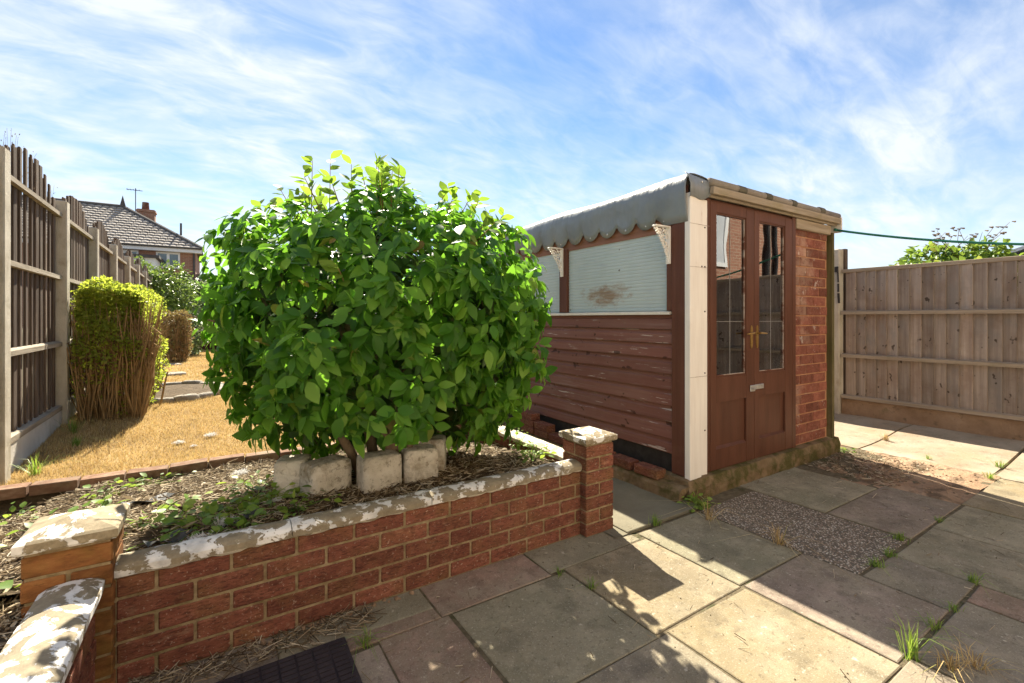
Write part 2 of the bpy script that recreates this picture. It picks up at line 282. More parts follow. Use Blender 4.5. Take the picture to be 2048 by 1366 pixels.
MT['conboard_tan']=surf('tan_gravel_board',[(.3,(.22,.14,.085)),(.6,(.31,.21,.135)),(.8,(.38,.28,.19))],5,.95,.9,60,var=0,bdist=.012,over=[(9,.58,.66,(.11,.08,.05),.7,None),(3,.6,.72,(.10,.10,.04),.7,None)])
MT['stone']=surf('white_block',[(.3,(.50,.45,.36)),(.55,(.70,.65,.56)),(.8,(.78,.74,.66))],9,.95,1.0,40,var=.08,bdist=.02,over=[(7,.50,.64,(.26,.20,.12),.75,None),(30,.56,.64,(.2,.16,.1),.6,None)])
MT['edgestone']=surf('grey_stone',[(.3,(.24,.21,.17)),(.6,(.36,.33,.28)),(.8,(.44,.41,.36))],9,.95,.9,40,var=.15,bdist=.02)
MT['maroon']=wood('maroon_board',[(.3,(.055,.015,.014)),(.6,(.085,.024,.020)),(.8,(.11,.035,.03))],(1.2,20,20),(),.1,.8)
MT['bark']=surf('bark',[(.3,(.11,.075,.045)),(.6,(.20,.145,.09)),(.8,(.28,.22,.15))],20,.95,.8,60,(1,1,.4),0,rnd=False)
MT['stem']=surf('dry_stem',[(.3,(.19,.115,.05)),(.6,(.32,.21,.10)),(.8,(.42,.30,.16))],9,.95,.3,60,var=.1)
MT['rubber']=surf('rubber_mat',[(.3,(.028,.022,.026)),(.7,(.05,.04,.045))],9,.75,.4,90,var=0,over=[(5,.58,.72,(.10,.08,.07),.5,None)])
MT['plastic']=surf('black_plastic',[(.3,(.03,.03,.032)),(.7,(.07,.07,.07))],9,.5,.5,30,var=0)
def leafmat(name,stops,rough=.38,trans=.38,tcol=(.30,.52,.05),spec=.45):
    m,t,bs=newmat(name); a=nn(t,'ShaderNodeAttribute',attribute_name='tint'); oi=nn(t,'ShaderNodeObjectInfo')
    f=nn(t,'ShaderNodeMath',{0:nn(t,'ShaderNodeMath',{0:a.outputs['Fac'],1:oi.outputs['Random']},operation='ADD').outputs[0]},operation='FRACT').outputs[0]
    col=ramp(t,f,stops); t.links.new(col,bs.inputs['Base Color']); bs.inputs['Roughness'].default_value=rough; bs.inputs['Specular IOR Level'].default_value=spec
    tr=nn(t,'ShaderNodeBsdfTranslucent',{'Color':mixc(t,.5,col,tcol)}); ms=nn(t,'ShaderNodeMixShader',{0:trans,1:bs.outputs[0],2:tr.outputs[0]})
    t.links.new(ms.outputs[0],t.nodes['Material Output'].inputs[0]); return m
MT['camellia']=leafmat('camellia_leaf',[(0,(.026,.085,.011)),(.3,(.045,.13,.016)),(.65,(.085,.21,.024)),(.9,(.14,.28,.035)),(.975,(.20,.33,.05)),(1,(.20,.11,.04))],.42,.44,(.42,.90,.06),.24)
MT['camellia_shaded']=leafmat('camellia_shaded_leaf',[(0,(.030,.075,.015)),(.6,(.05,.12,.02)),(1,(.09,.07,.03))],.45,.12,(.3,.6,.05))  # leaf colour darkened to paint shade into the inside of the bush
MT['camellia_new']=leafmat('camellia_young_leaf',[(0,(.10,.19,.025)),(1,(.17,.27,.04))],.55,.5,(.45,.68,.06),.25)
MT['privet']=leafmat('privet_leaf',[(0,(.12,.16,.02)),(.4,(.20,.26,.03)),(.8,(.30,.35,.045)),(1,(.36,.30,.06))],.5,.55,(.62,.72,.08))
MT['brownleaf']=leafmat('brown_hedge_leaf',[(0,(.11,.065,.03)),(.5,(.19,.125,.05)),(.85,(.20,.19,.06)),(1,(.28,.20,.09))],.6,.3,(.4,.3,.1))
MT['shrubleaf']=leafmat('shrub_leaf',[(0,(.05,.09,.02)),(.5,(.10,.17,.035)),(.9,(.18,.26,.06)),(1,(.32,.30,.07))],.42,.32,(.35,.5,.08))
MT['variegated']=leafmat('variegated_leaf',[(0,(.05,.10,.03)),(.55,(.09,.15,.05)),(.8,(.30,.34,.2)),(1,(.42,.45,.3))],.4,.3,(.35,.5,.15))
MT['ivy']=leafmat('climber_leaf',[(0,(.06,.12,.02)),(.5,(.11,.20,.03)),(.9,(.19,.28,.05)),(1,(.22,.13,.05))],.42,.4,(.45,.62,.08))
MT['weed']=leafmat('weed_leaf',[(0,(.08,.16,.025)),(.6,(.16,.28,.04)),(1,(.30,.38,.06))],.5,.42,(.45,.6,.08))
MT['straw']=leafmat('straw_blade',[(0,(.20,.12,.05)),(.3,(.38,.25,.10)),(.6,(.54,.39,.18)),(.85,(.62,.49,.27)),(.93,(.56,.46,.2)),(1,(.26,.26,.06))],.7,.3,(.75,.52,.2),.2)
MT['litter']=leafmat('leaf_litter',[(0,(.05,.034,.022)),(.3,(.13,.09,.05)),(.55,(.28,.21,.13)),(.8,(.46,.38,.26)),(1,(.60,.53,.41))],.85,.12,(.4,.3,.2),.2)
MT['feather']=leafmat('white_feather',[(0,(.66,.65,.63)),(1,(.8,.79,.78))],.8,.3,(.8,.8,.8),.2)
MT['seed']=leafmat('dry_seed',[(0,(.10,.075,.05)),(1,(.22,.17,.11))],.8,.2,(.3,.25,.2),.2)
m,t,bs=newmat('window_glass'); t.nodes.remove(bs)
fr=nn(t,'ShaderNodeFresnel',{'IOR':1.5}); f2=nn(t,'ShaderNodeMath',{0:fr.outputs[0],1:2.8},operation='MULTIPLY',use_clamp=True)
nb=nn(t,'ShaderNodeBump',{'Strength':.10,'Distance':.01,'Height':noise(t,coords(t,(1,1,1),False),3.0,1,.5)})
ms=nn(t,'ShaderNodeMixShader',{0:f2.outputs[0],1:nn(t,'ShaderNodeBsdfTransparent',{'Color':(.78,.82,.80,1)}).outputs[0],2:nn(t,'ShaderNodeBsdfGlossy',{'Roughness':.012,'Color':(.95,.97,1,1),'Normal':nb.outputs[0]}).outputs[0]})
t.links.new(ms.outputs[0],t.nodes['Material Output'].inputs[0]); MT['glass']=m
MT['farglass']=surf('far_glass',[(.3,(.05,.09,.11)),(.7,(.10,.16,.19))],1,.08,0,20,var=.1,spec=.9)
MT['putty']=surf('old_putty',[(.3,(.25,.19,.15)),(.7,(.42,.36,.31))],20,.8,0,20,var=0,over=[(9,.48,.55,(.11,.035,.02),.9,None)])
MT['weathered']=surf('weathered_brick',[(.3,(.15,.085,.055)),(.5,(.23,.135,.09)),(.72,(.31,.21,.15))],14,.95,.6,90,(1,1,2),.2,[(6,.48,.64,(.30,.24,.17),.6,None)])
MT['housepane']=surf('house_pane',[(.3,(.06,.09,.11)),(.7,(.10,.14,.17))],1,.35,0,20,var=0)
MT['brightpane']=surf('bright_reflecting_pane',[(.3,(.50,.52,.54)),(.7,(.62,.64,.66))],2,.25,0,20,var=.05)  # pale blind colour with the panes' bright reflection painted in
MT['dark']=surf('shed_interior',[(.3,(.28,.28,.26)),(.7,(.40,.40,.37))],3,.9,.1,20,var=0)
MT['lead']=surf('lead_strip',[(.3,(.26,.25,.23)),(.7,(.36,.35,.33))],20,.6,0,20,var=0)
MT['tile']=surf('roof_tile',[(.3,(.30,.265,.23)),(.6,(.39,.35,.31)),(.8,(.45,.41,.37))],1.2,.85,.2,10,var=0,over=[(3,.55,.7,(.17,.14,.11),.5,None)])
MT['tiledark']=surf('ridge_tile',[(.3,(.07,.062,.06)),(.7,(.12,.11,.10))],3,.85,.2,10,var=.1)
def wallbrick(name,a,b,mo,sc_=1.0,axis='x'):
    m,t,bs=newmat(name); g=nn(t,'ShaderNodeNewGeometry'); s=nn(t,'ShaderNodeSeparateXYZ',{0:g.outputs['Position']})
    hz=nn(t,'ShaderNodeMath',{0:s.outputs[0],1:s.outputs[1]},operation='ADD'); cb=nn(t,'ShaderNodeCombineXYZ',{0:hz.outputs[0],1:s.outputs[2]})
    bt=nn(t,'ShaderNodeTexBrick',{'Vector':cb.outputs[0],'Color1':c4(a),'Color2':c4(b),'Mortar':c4(mo),'Scale':1.0,'Mortar Size':.006,'Brick Width':.225,'Row Height':.075,'Bias':0.0})
    bt.offset=.5; t.links.new(bt.outputs[0],bs.inputs['Base Color']); bs.inputs['Roughness'].default_value=.9; return m
MT['farbrick']=wallbrick('far_brick',(.26,.115,.07),(.34,.165,.105),(.38,.30,.22))
MT['buffbrick']=wallbrick('buff_brick',(.44,.33,.24),(.52,.41,.31),(.5,.44,.36))  # kept pale so the unseen house wall bounces more fill
MT['white_wall']=surf('white_render',[(.3,(.70,.70,.69)),(.7,(.80,.80,.79))],2,.7,.1,20,var=0)

# ------------------------------------------------------------------ the setting
def sm(x,a,b):
    t=min(max((x-a)/(b-a),0),1); return t*t*(3-2*t)
def wob(x,y,s=1.0): return (math.sin(x*3.1*s+1.3*math.sin(y*2.3*s))+math.sin(y*4.3*s+1.7*math.sin(x*1.9*s)))*.5
def ground_z(u,v):
    """top of bed and lawn"""
    if v>3.93: return .215+.085*sm(v,3.95,6.5)+.008*wob(u,v,1.6)
    z=.352-.165*sm(v,2.3,3.85)-.10*sm(-u,.6,1.15)*sm(v,2.6,3.9)
    return z+.014*wob(u,v,3.1)+.006*wob(u,v,9)
def grid(u0,u1,v0,v1,step,fz):
    nu=max(2,int((u1-u0)/step)+1); nv=max(2,int((v1-v0)/step)+1); b=B()
    for j in range(nv):
        for i in range(nu):
            u=u0+(u1-u0)*i/(nu-1); v=v0+(v1-v0)*j/(nv-1); b.v.append((u,v,fz(u,v)))
    b.f=[(j*nu+i,j*nu+i+1,(j+1)*nu+i+1,(j+1)*nu+i) for j in range(nv-1) for i in range(nu-1)]; return b
def far_z(u,v): return -.12+1.0*sm(v,17.3,19.0)
gb=B(); xs=[-300,-120,-40,-15,0,15,40,120,300]; ys=[-300,-100,-20,0,8,17.2,17.7,18.2,18.7,19.2,30,60,140,300]
gb.v=[(x,y,far_z(x,y)) for y in ys for x in xs]; k=len(xs)
gb.f=[(j*k+i,j*k+i+1,(j+1)*k+i+1,(j+1)*k+i) for j in range(len(ys)-1) for i in range(k-1)]
tag(mk('ground',gb,MT['ground'],smooth=True,fix=False),kind='structure')
tag(mk('planting_bed',grid(-1.7,1.79,2.12,3.95,.05,ground_z),MT['soil'],smooth=True,fix=False),kind='structure')
tag(mk('side_bed',grid(-1.7,-.42,-.6,2.125,.06,lambda u,v:ground_z(u,2.2)-.02-.02*sm(v,2,.5)),MT['soil'],smooth=True,fix=False),kind='structure')
lawn=tag(mk('lawn',grid(-1.7,1.79,3.95,16.72,.12,ground_z),MT['lawn'],smooth=True,fix=False),kind='structure')
patio=tag(mk('patio',grid(-.45,6.62,-2.4,2.06,.5,lambda u,v:-.0055),MT['dirt'],fix=False),kind='structure')
def slab(u0,u1,v0,v1,mat,z=None,g=.0014,skew=.018,name='slab',th=.05,parent=None,ch=.004):
    z=random.uniform(-.002,.002) if z is None else z; tx=random.uniform(-.002,.002); ty=random.uniform(-.002,.002)
    sk=lambda u,v:u+skew*(1.2-v)*.9
    pts=[(u0+g,v0+g),(u1-g,v0+g),(u1-g,v1-g),(u0+g,v1-g)]; uc=(u0+u1)/2; vc=(v0+v1)/2
    pts=[(u+random.uniform(-.004,.004),v+random.uniform(-.004,.004)) for u,v in pts]
    zz=lambda u,v:z+tx*(u-uc)+ty*(v-vc)
    ring=[]; n=[]
    for k in range(4):                      # broken, uneven arrises
        a=pts[k]; c=pts[(k+1)%4]
        for q in range(5):
            f=q/5; e=random.uniform(0,.004) if q else 0
            ring.append((a[0]+(c[0]-a[0])*f+(uc-a[0])*e,a[1]+(c[1]-a[1])*f+(vc-a[1])*e))
    top=[(uc+(u-uc)*(1-ch/(u1-u0)*2),vc+(v-vc)*(1-ch/(v1-v0)*2)) for u,v in ring]; m_=len(ring)
    b=B(); b.v=[(sk(u,v),v,zz(u,v)) for u,v in top]+[(sk(u,v),v,zz(u,v)-ch*.7) for u,v in ring]+[(sk(u,v),v,zz(u,v)-th) for u,v in ring]
    b.f=[tuple(range(m_))]+[(i,m_+i,m_+(i+1)%m_,(i+1)%m_) for i in range(m_)]+[(m_+i,2*m_+i,2*m_+(i+1)%m_,m_+(i+1)%m_) for i in range(m_)]
    return mk(name,b,MT[mat],parent or patio)
SL=[(.20,.795,1.865,2.04,'slab_green'),(.42,.795,1.785,1.862,'slab_red'),(.80,1.378,1.785,2.04,'slab_red'),(1.385,2.03,1.805,2.04,'slab_green'),
 (.53,.83,1.205,1.778,'slab_red'),(.40,.525,1.205,1.76,'slab_mauve'),(.84,1.455,1.215,1.778,'slab_green'),(1.463,2.055,1.232,1.80,'slab_buff'),
 (-.30,.195,1.205,2.04,'slab_mauve'),(-.30,.29,.62,1.195,'slab_green'),(.30,.83,.62,1.195,'slab_red'),(.84,1.50,.645,1.207,'slab_grey'),(1.51,2.06,.645,1.222,'slab_buff'),
 (2.065,2.625,1.242,1.865,'slab_green'),(2.072,2.63,.652,1.235,'slab_mauve'),(2.637,3.0,.652,.968,'slab_grey'),(2.637,3.29,.985,1.88,'aggregate'),
 (3.30,4.09,1.415,1.99,'slab_green'),(3.305,4.20,.985,1.405,'slab_mauve'),(3.01,3.60,.40,.968,'slab_green'),(3.61,4.21,.38,.972,'slab_green'),(4.22,5.14,.34,.985,'slab_buff'),
 (2.145,2.775,.04,.64,'slab_grey'),(2.785,3.0,.04,.642,'slab_red'),(1.52,2.135,.04,.635,'slab_mauve'),(.90,1.51,.04,.635,'slab_buff'),(.29,.89,.04,.61,'slab_green'),(-.30,.28,.04,.61,'slab_grey'),
 (3.02,3.63,-.2,.39,'slab_grey'),(3.64,4.24,-.2,.37,'slab_buff'),(4.25,5.15,-.2,.33,'slab_green')]
for q in SL: slab(*q)
for j,v0 in enumerate((-.57,-1.17,-1.77,-2.37)):
    for i in range(9):
        slab(-.30+i*.62,-.30+i*.62+.61,v0,v0+(.6 if j else .36),('slab_grey','slab_green','slab_buff','slab_red','slab_mauve')[(i*3+j*2)%5])
for u0 in (-.30,.32,.94,1.56,2.18): slab(u0,u0+.61,-.2,.03,'slab_green')
def yard_z(u,v): return .062*sm(u,5.3,6.5)+.004*wob(u,v,2)
yard=tag(mk('concrete_yard',grid(5.15,6.62,-2.4,9.0,.5,lambda u,v:yard_z(u,v)-.03),MT['dirt'],fix=False),kind='structure')
for v0,v1,u0 in ((-2.4,-.3,5.165),(-.29,1.025,5.165),(1.04,1.93,5.165),(1.94,4.2,5.18),(4.21,9.0,5.18)):
    b=grid(u0+.004,6.61,v0+.004,v1-.004,.09,yard_z); q=mk('concrete_bay',b,MT['concrete'],yard,False,fix=False); w_=q.modifiers.new('depth','SOLIDIFY'); w_.thickness=.05; w_.offset=-1
def rough_z(u,v): return -.010+.012*sm(u,4.1,4.35)+.007*wob(u,v,4)+.006*wob(u,v,11)-.012*sm(v,1.5,1.98)
tag(mk('broken_concrete',grid(4.06,5.19,.985,2.2,.04,rough_z),MT['rough'],smooth=True,fix=False),kind='structure')
path=tag(mk('garden_path',grid(1.9,2.69,1.885,16.7,.3,lambda u,v:.004),MT['path'],fix=False),kind='structure')
for k in range(14):
    slab(2.0 if k==0 else 1.95,2.685,1.89+k*1.05,1.89+k*1.05+1.04,'path',z=.014+.002*(k%2),skew=.0,parent=path,name='path_slab')

# ------------------------------------------------------------------ brickwork
def brickmesh(l,h,d,name='brick',mat='brick',c=.004):
    m=B().cbox(-l/2,l/2,-d/2,d/2,-h/2,h/2,c).mesh(name); fixn(m); m.materials.append(MT[mat]); return m
BM={}
def bmesh_for(l,h,d,mat):
    k=(round(l,3),h,d,mat)
    if k not in BM: BM[k]=brickmesh(l,h,d,'brick',mat)
    return BM[k]
def course_run(parent,axis,a0,a1,face,depth,z0,n,mat='brick',pl=.225,ph=.075,bh=.064,bd=.1025,shift=0,joint=.011):
    """a stretcher bond skin from a0 to a1 along axis; face = outer face coordinate, depth grows away from it"""
    for i in range(n):
        a=a0-(pl/2 if (i+shift)%2 else 0)-.0
        while a<a1-.02:
            s=max(a,a0); e=min(a+pl-joint,a1); a+=pl
            if e-s<.03: continue
            mid=(s+e)/2; z=z0+i*ph+bh/2; dd=random.uniform(-.0018,.0018)
            m=bmesh_for(e-s,bh,bd,mat)
            if axis=='x': inst('brick',m,(mid,face+depth*bd/2+dd,z),parent,(0,random.uniform(-.006,.006),random.uniform(-.008,.008)))
            else: inst('brick',m,(face+depth*bd/2+dd,mid,z),parent,(0,0,math.pi/2+random.uniform(-.008,.008)))
def pier(u,v,label,mat):
    t=thing('brick_pier',(u+.1075,v+.1075,0),label,'pier','brick piers of the planter')
    mk('mortar',B().box(u+.007,u+.208,v+.007,v+.208,-.01,.524),MT['mortar'],t)
    m=brickmesh(.215,.064,.102,'brick',mat)
    for i in range(7):
        z=.033+i*.075
        for k in (0,1):
            j=random.uniform(-.0015,.0015)
            if i%2==0: inst('brick',m,(u+.1075,v+.051+k*.113+j,z),t,(0,0,random.uniform(-.01,.01)))
            else: inst('brick',m,(u+.051+k*.113+j,v+.1075,z),t,(0,0,math.pi/2+random.uniform(-.01,.01)))
    b=B(); o=.016; x0,x1,y0,y1=u-o,u+.215+o,v-o,v+.215+o; c=.006; z0,z1=.529,.567
    b.v=[(x0+c,y0+c,z0),(x1-c,y0+c,z0),(x1-c,y1-c,z0),(x0+c,y1-c,z0),(x0,y0,z0+.008),(x1,y0,z0+.008),(x1,y1,z0+.008),(x0,y1,z0+.008),
         (x0,y0,z1-.006),(x1,y0,z1-.006),(x1,y1,z1-.006),(x0,y1,z1-.006),(x0+.01,y0+.01,z1),(x1-.01,y0+.01,z1),(x1-.01,y1-.01,z1),(x0+.01,y1-.01,z1),
         (u+.093,v+.093,z1+.030),(u+.122,v+.093,z1+.030),(u+.122,v+.122,z1+.030),(u+.093,v+.122,z1+.030)]
    b.f=[(3,2,1,0),(16,17,18,19)]+[(r*4+i,r*4+(i+1)%4,r*4+4+(i+1)%4,r*4+4+i) for r in range(4) for i in range(4)]
    mk('cap',b,MT['cap'],t); return t
pier(-.51,1.985,'brick pier with peeling pyramid cap where the two low walls meet','mosswarmbrick')
pier(1.765,1.983,'brick pier with pale pyramid cap at the shed end of the planter','brick')
def coping_seg(parent,axis,a0,a1,c0,c1,z,h,mat):
    w=c1-c0; n=9; prof=[(c0,z),(c1,z)]
    for k in range(n+1):
        t=k/n; x=c1-w*t; prof.append((x,z+h*(.55+.45*math.sin(math.pi*t)**.6)))
    b=B()
    L=max(3,int((a1-a0)/.06)); ring=len(prof)
    for i in range(L+1):
        a=a0+(a1-a0)*i/L; jz=random.uniform(-.0015,.0015); jx=random.uniform(-.0015,.0015)
        for p in prof:
            q=(p[0]+jx,p[1]+jz+random.uniform(-.0008,.0008)); b.v.append((a,q[0],q[1]) if axis=='x' else (q[0],a,q[1]))
    b.f=[(i*ring+k,i*ring+(k+1)%ring,(i+1)*ring+(k+1)%ring,(i+1)*ring+k) for i in range(L) for k in range(ring)]+[tuple(range(ring)),tuple(range(L*ring,(L+1)*ring))]
    return mk('coping_stone',b,MT[mat],parent,smooth=False)
pw1=thing('planter_wall',(.73,2.08,0),'low red brick planter wall with peeling white coping below the round bush','wall')
mk('mortar',B().box(-.30,1.768,2.036,2.126,-.01,.376),MT['mortar'],pw1)
course_run(pw1,'x',-.292,1.764,2.03,1,.003,5,shift=1)
for a,c in ((-.298,.245),(.248,.84),(.843,1.44),(1.443,1.764)): coping_seg(pw1,'x',a,c,2.018,2.142,.377,.045,'coping')
b=B(); rr_=random.Random(5)
for i in range(70):
    u=-.29+2.05*i/69; d=rr_.uniform(0,.006); e=rr_.uniform(-.006,.003); b.v+=[(u,2.030-.002-d,.371+e),(u,2.020-d,.378),(u,2.06,.380),(u,2.06,.371)]
b.f=[(i*4+k,i*4+(k+1)%4,i*4+4+(k+1)%4,i*4+4+k) for i in range(69) for k in range(4)]+[(0,1,2,3),(276,277,278,279)]
mk('bedding_mortar',b,MT['sidecope'],pw1)
pw2=thing('planter_side_wall',(1.835,4,0),'brick side wall of the planter with sunlit pale coping beside the path','wall')
mk('mortar',B().box(1.786,1.884,2.2,9.0,-.01,.376),MT['mortar'],pw2)
course_run(pw2,'y',2.202,5.4,1.78,1,.003,5)
for k in range(11): coping_seg(pw2,'y',2.202+k*.62,2.202+k*.62+.617,1.770,1.898,.377,.04,'sidecope')
pw3=thing('low_wall',(-.39,1.0,0),'foreground low wall with flaking white coping running out of the picture','wall')
mk('mortar',B().box(-.44,-.342,-.55,1.982,-.01,.376),MT['mortar'],pw3)
course_run(pw3,'y',-.55,1.98,-.336,-1,.003,5)
for a,c in ((-.55,.30),(.303,.92),(.923,1.44),(1.443,1.978)): coping_seg(pw3,'y',a,c,-.468,-.312,.377,.042,'coping')

# ------------------------------------------------------------------ lawn edging, blocks, stones
ke=thing('lawn_edging',(.3,3.93,.2),'line of flat edging bricks along the near side of the dry lawn','edging')
for k in range(13):
    u=-1.08+k*.226; z=max(ground_z(u,3.99),ground_z(u,3.86))-.008
    inst('brick',bmesh_for(.215,.064,.1025,'weathered'),(u,3.93+random.uniform(-.006,.006),z),ke,(random.uniform(-.04,.04),random.uniform(-.03,.03),random.uniform(-.03,.03)))
def rock(name,c,s,mat,parent=None,seed=0,n=6,rough=.10,rot=0,sq=4.0):
    rr=random.Random(seed); b=B(); A,E=(32,20) if sq>10 else (14,9)
    for i in range(E+1):
        ph=math.pi*i/E-math.pi/2
        for k in range(A):
            th=2*math.pi*k/A; x,y,z=math.cos(ph)*math.cos(th),math.cos(ph)*math.sin(th),math.sin(ph)
            f=1/((abs(x)**sq+abs(y)**sq+abs(z)**sq)**(1/sq)); q=1+rough*(rr.random()-.5)
            x,y,z=x*f*q,y*f*q,z*f*(1+rough*.6*(rr.random()-.5))
            X=x*s[0]/2; Y=y*s[1]/2; b.v.append((c[0]+X*math.cos(rot)-Y*math.sin(rot),c[1]+X*math.sin(rot)+Y*math.cos(rot),c[2]+s[2]/2+z*s[2]/2))
    b.f=[(i*A+k,i*A+(k+1)%A,(i+1)*A+(k+1)%A,(i+1)*A+k) for i in range(E) for k in range(A)]
    return mk(name,b,MT[mat],parent,smooth=True)
BL=[(.335,2.70,.17,.16,.20,1.2,'tall pale stone block at the left end of the row under the bush'),
    (.475,2.565,.225,.15,.185,.35,'rounded pale stone block, second from the left under the bush'),
    (.735,2.50,.215,.15,.185,.05,'square white stone block in the middle of the row under the bush'),
    (.955,2.475,.19,.16,.18,-.15,'pale stone block right of the square one under the bush'),
    (1.075,2.565,.15,.16,.225,-.5,'pale stone block at the right end of the row, half behind its neighbour')]
for i,(u,v,a,b_,h,r,lb) in enumerate(BL):
    tag(rock('stone_block',(u,v,ground_z(u,v)-.045),(a,b_,h+.03),'stone',None,i+3,rough=.022,rot=r,sq=11.0),lb,'stone block','stone blocks ringing the bush')

# ------------------------------------------------------------------ leaves
def leaf_template(w=.24,fold=.25,droop=.22):
    ys=[0,.22,.52,.80,1.0]; ws=[0,.72*w,w,.55*w,0]; mid=[(0,y,-droop*y*y) for y in ys]
    r=[(ws[i],ys[i],fold*ws[i]-droop*ys[i]**2) for i in (1,2,3)]; l=[(-x,y,z) for x,y,z in r]
    V=np.array(mid+r+l); T=np.array([(0,5,1),(0,1,8),(1,5,6),(1,6,2),(1,2,9),(1,9,8),(2,6,7),(2,7,3),(2,3,10),(2,10,9),(3,7,4),(3,4,10)]); return V,T
def simple_template(w=.26,fold=.3):
    V=np.array([(0,0,0),(w,.45,fold*w),(0,1,-.12),(-w,.45,fold*w)]); return V,np.array([(0,1,2),(0,2,3)])
def place(tpl,P,A,Nv,S):
    V,T=tpl; A=unit(A); X=unit(np.cross(A,Nv)); Z=np.cross(X,A)
    out=P[:,None,:]+S[:,None,None]*(V[None,:,0:1]*X[:,None,:]+V[None,:,1:2]*A[:,None,:]+V[None,:,2:3]*Z[:,None,:])
    n=len(P); k=len(V); TT=(T[None,:,:]+(np.arange(n)*k)[:,None,None]).reshape(-1,3)
    return out.reshape(-1,3),TT,len(T)
def rnd(n,lo,hi): return rng.uniform(lo,hi,n)
def gauss(n,s): return rng.normal(0,s,(n,3))
# ------------------------------------------------------------------ the camellia
CB=np.array((.872,2.775))
ZP=np.array([.36,.45,.61,.80,1.0,1.21,1.46,1.62,1.76,1.87,1.94,1.99]); RP=np.array([.36,.52,.67,.79,.875,.935,.935,.86,.74,.57,.38,.08])
bush=thing('camellia_bush',(CB[0],CB[1],ground_z(*CB)),'large round glossy green bush growing in the planter behind the white blocks','bush')
def bush_shoots(n,fmin,fmax):
    z=rng.choice(np.linspace(.36,2.06,400),n,p=(lambda w:w/w.sum())(np.interp(np.linspace(.36,2.06,400),ZP,RP)+.12)); th=rnd(n,0,2*math.pi)
    r=np.interp(z,ZP,RP); dr=(np.interp(z+.02,ZP,RP)-np.interp(z-.02,ZP,RP))/.04
    lump=1+.055*np.sin(th*5+z*6)+.045*np.sin(th*9-z*11+2)+.03*np.sin(z*17+th*3)
    f=rnd(n,fmin,fmax)*lump; P=np.stack([CB[0]+r*f*np.cos(th),CB[1]+r*f*np.sin(th),1.2+(z-1.2)*(.35+.65*np.minimum(f,1.06))],1)
    Nn=unit(np.stack([np.cos(th),np.sin(th),np.clip(-dr*.9,-1.2,2.5)],1)); return P,Nn
def whorls(P,Nn,k,size,spread=.05):
    n=len(P); P=np.repeat(P,k,0); Nn=np.repeat(Nn,k,0); m=n*k
    out=unit(Nn+np.array((0,0,.25))); tan=unit(np.cross(out,gauss(m,1)))
    A=unit(tan*.9+out*rnd(m,.05,.75)[:,None]+np.array((0,0,-.62)))
    Pp=P+tan*rnd(m,.0,.02)[:,None]-out*rnd(m,0,spread)[:,None]
    Nf=unit(out*.85+np.array((0,0,.55))+gauss(m,.42)); S=size*rnd(m,.5,1.28); return Pp,A,Nf,S
tplA=[leaf_template(.27,.22,.20),leaf_template(.24,.34,.30),leaf_template(.29,.14,.12),leaf_template(.255,.28,.40)]
Ps,Ns=bush_shoots(1750,.86,1.04); P,A,Nf,S=whorls(Ps,Ns,7,.087)
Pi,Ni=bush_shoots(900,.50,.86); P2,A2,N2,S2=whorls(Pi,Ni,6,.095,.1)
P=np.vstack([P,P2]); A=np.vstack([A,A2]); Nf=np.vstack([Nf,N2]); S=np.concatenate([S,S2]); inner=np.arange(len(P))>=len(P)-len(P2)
# a window through the low stems
cs=((P[:,:2]-CB)@np.array((-.30,-.954)))/np.maximum(np.linalg.norm(P[:,:2]-CB,axis=1),.05)
keep=(P[:,2]>.40+.34*np.clip(cs+.15,0,1)+.03*rng.normal(0,1,len(P)))&~((P[:,2]<.62)&(rng.random(len(P))<.15)); P,A,Nf,S,inner=P[keep],A[keep],Nf[keep],S[keep],inner[keep]
eye=np.array((0,0,1.25)); tocam=unit(eye-P); dist=np.linalg.norm(eye-P,axis=1); score=S*np.abs((unit(Nf)*tocam).sum(1))/dist
front=np.argsort(-score*((np.linalg.norm(P[:,:2]-CB,axis=1)>.80*np.interp(P[:,2],ZP,RP))))[:290]; isf=np.zeros(len(P),bool); isf[front]=True
lm=[]
for V,T in tplA:
    m=bpy.data.meshes.new('leaf'); m.from_pydata([tuple(q) for q in V],[],[tuple(q) for q in T]); m.shade_smooth(); m.materials.append(MT['camellia'])
    at=m.attributes.new('tint','FLOAT','FACE'); at.data.foreach_set('value',np.zeros(len(T),np.float32)); lm.append(m)
for i in front:
    a=Vector(A[i]).normalized(); x=a.cross(Vector(Nf[i])).normalized(); z=x.cross(a)
    o=inst('leaf',lm[i%4],P[i],bush,Matrix((x,a,z)).transposed().to_euler(),(S[i],)*3)
def joinleaves(name,groups,mat,parent,tintf=None,kind='stuff',smooth=True):
    Vs=[];Ts=[];tn=[];off=0
    for tpl,P,A,Nf,S in groups:
        if not len(P): continue
        V,T,k=place(tpl,P,A,Nf,S); Vs.append(V); Ts.append(T+off); off+=len(V); tn.append(np.repeat(rng.random(len(P)),k))
    return npmesh(name,np.vstack(Vs),np.vstack(Ts),mat,np.concatenate(tn),parent,kind,smooth)
idx=np.arange(len(P))
for nm,sel,mm in (('foliage',~isf&~inner,'camellia'),('inner_foliage',~isf&inner,'camellia_shaded')):
    joinleaves(nm,[(tplA[q],P[sel&(idx%4==q)],A[sel&(idx%4==q)],Nf[sel&(idx%4==q)],S[sel&(idx%4==q)]) for q in range(4)],MT[mm],bush)
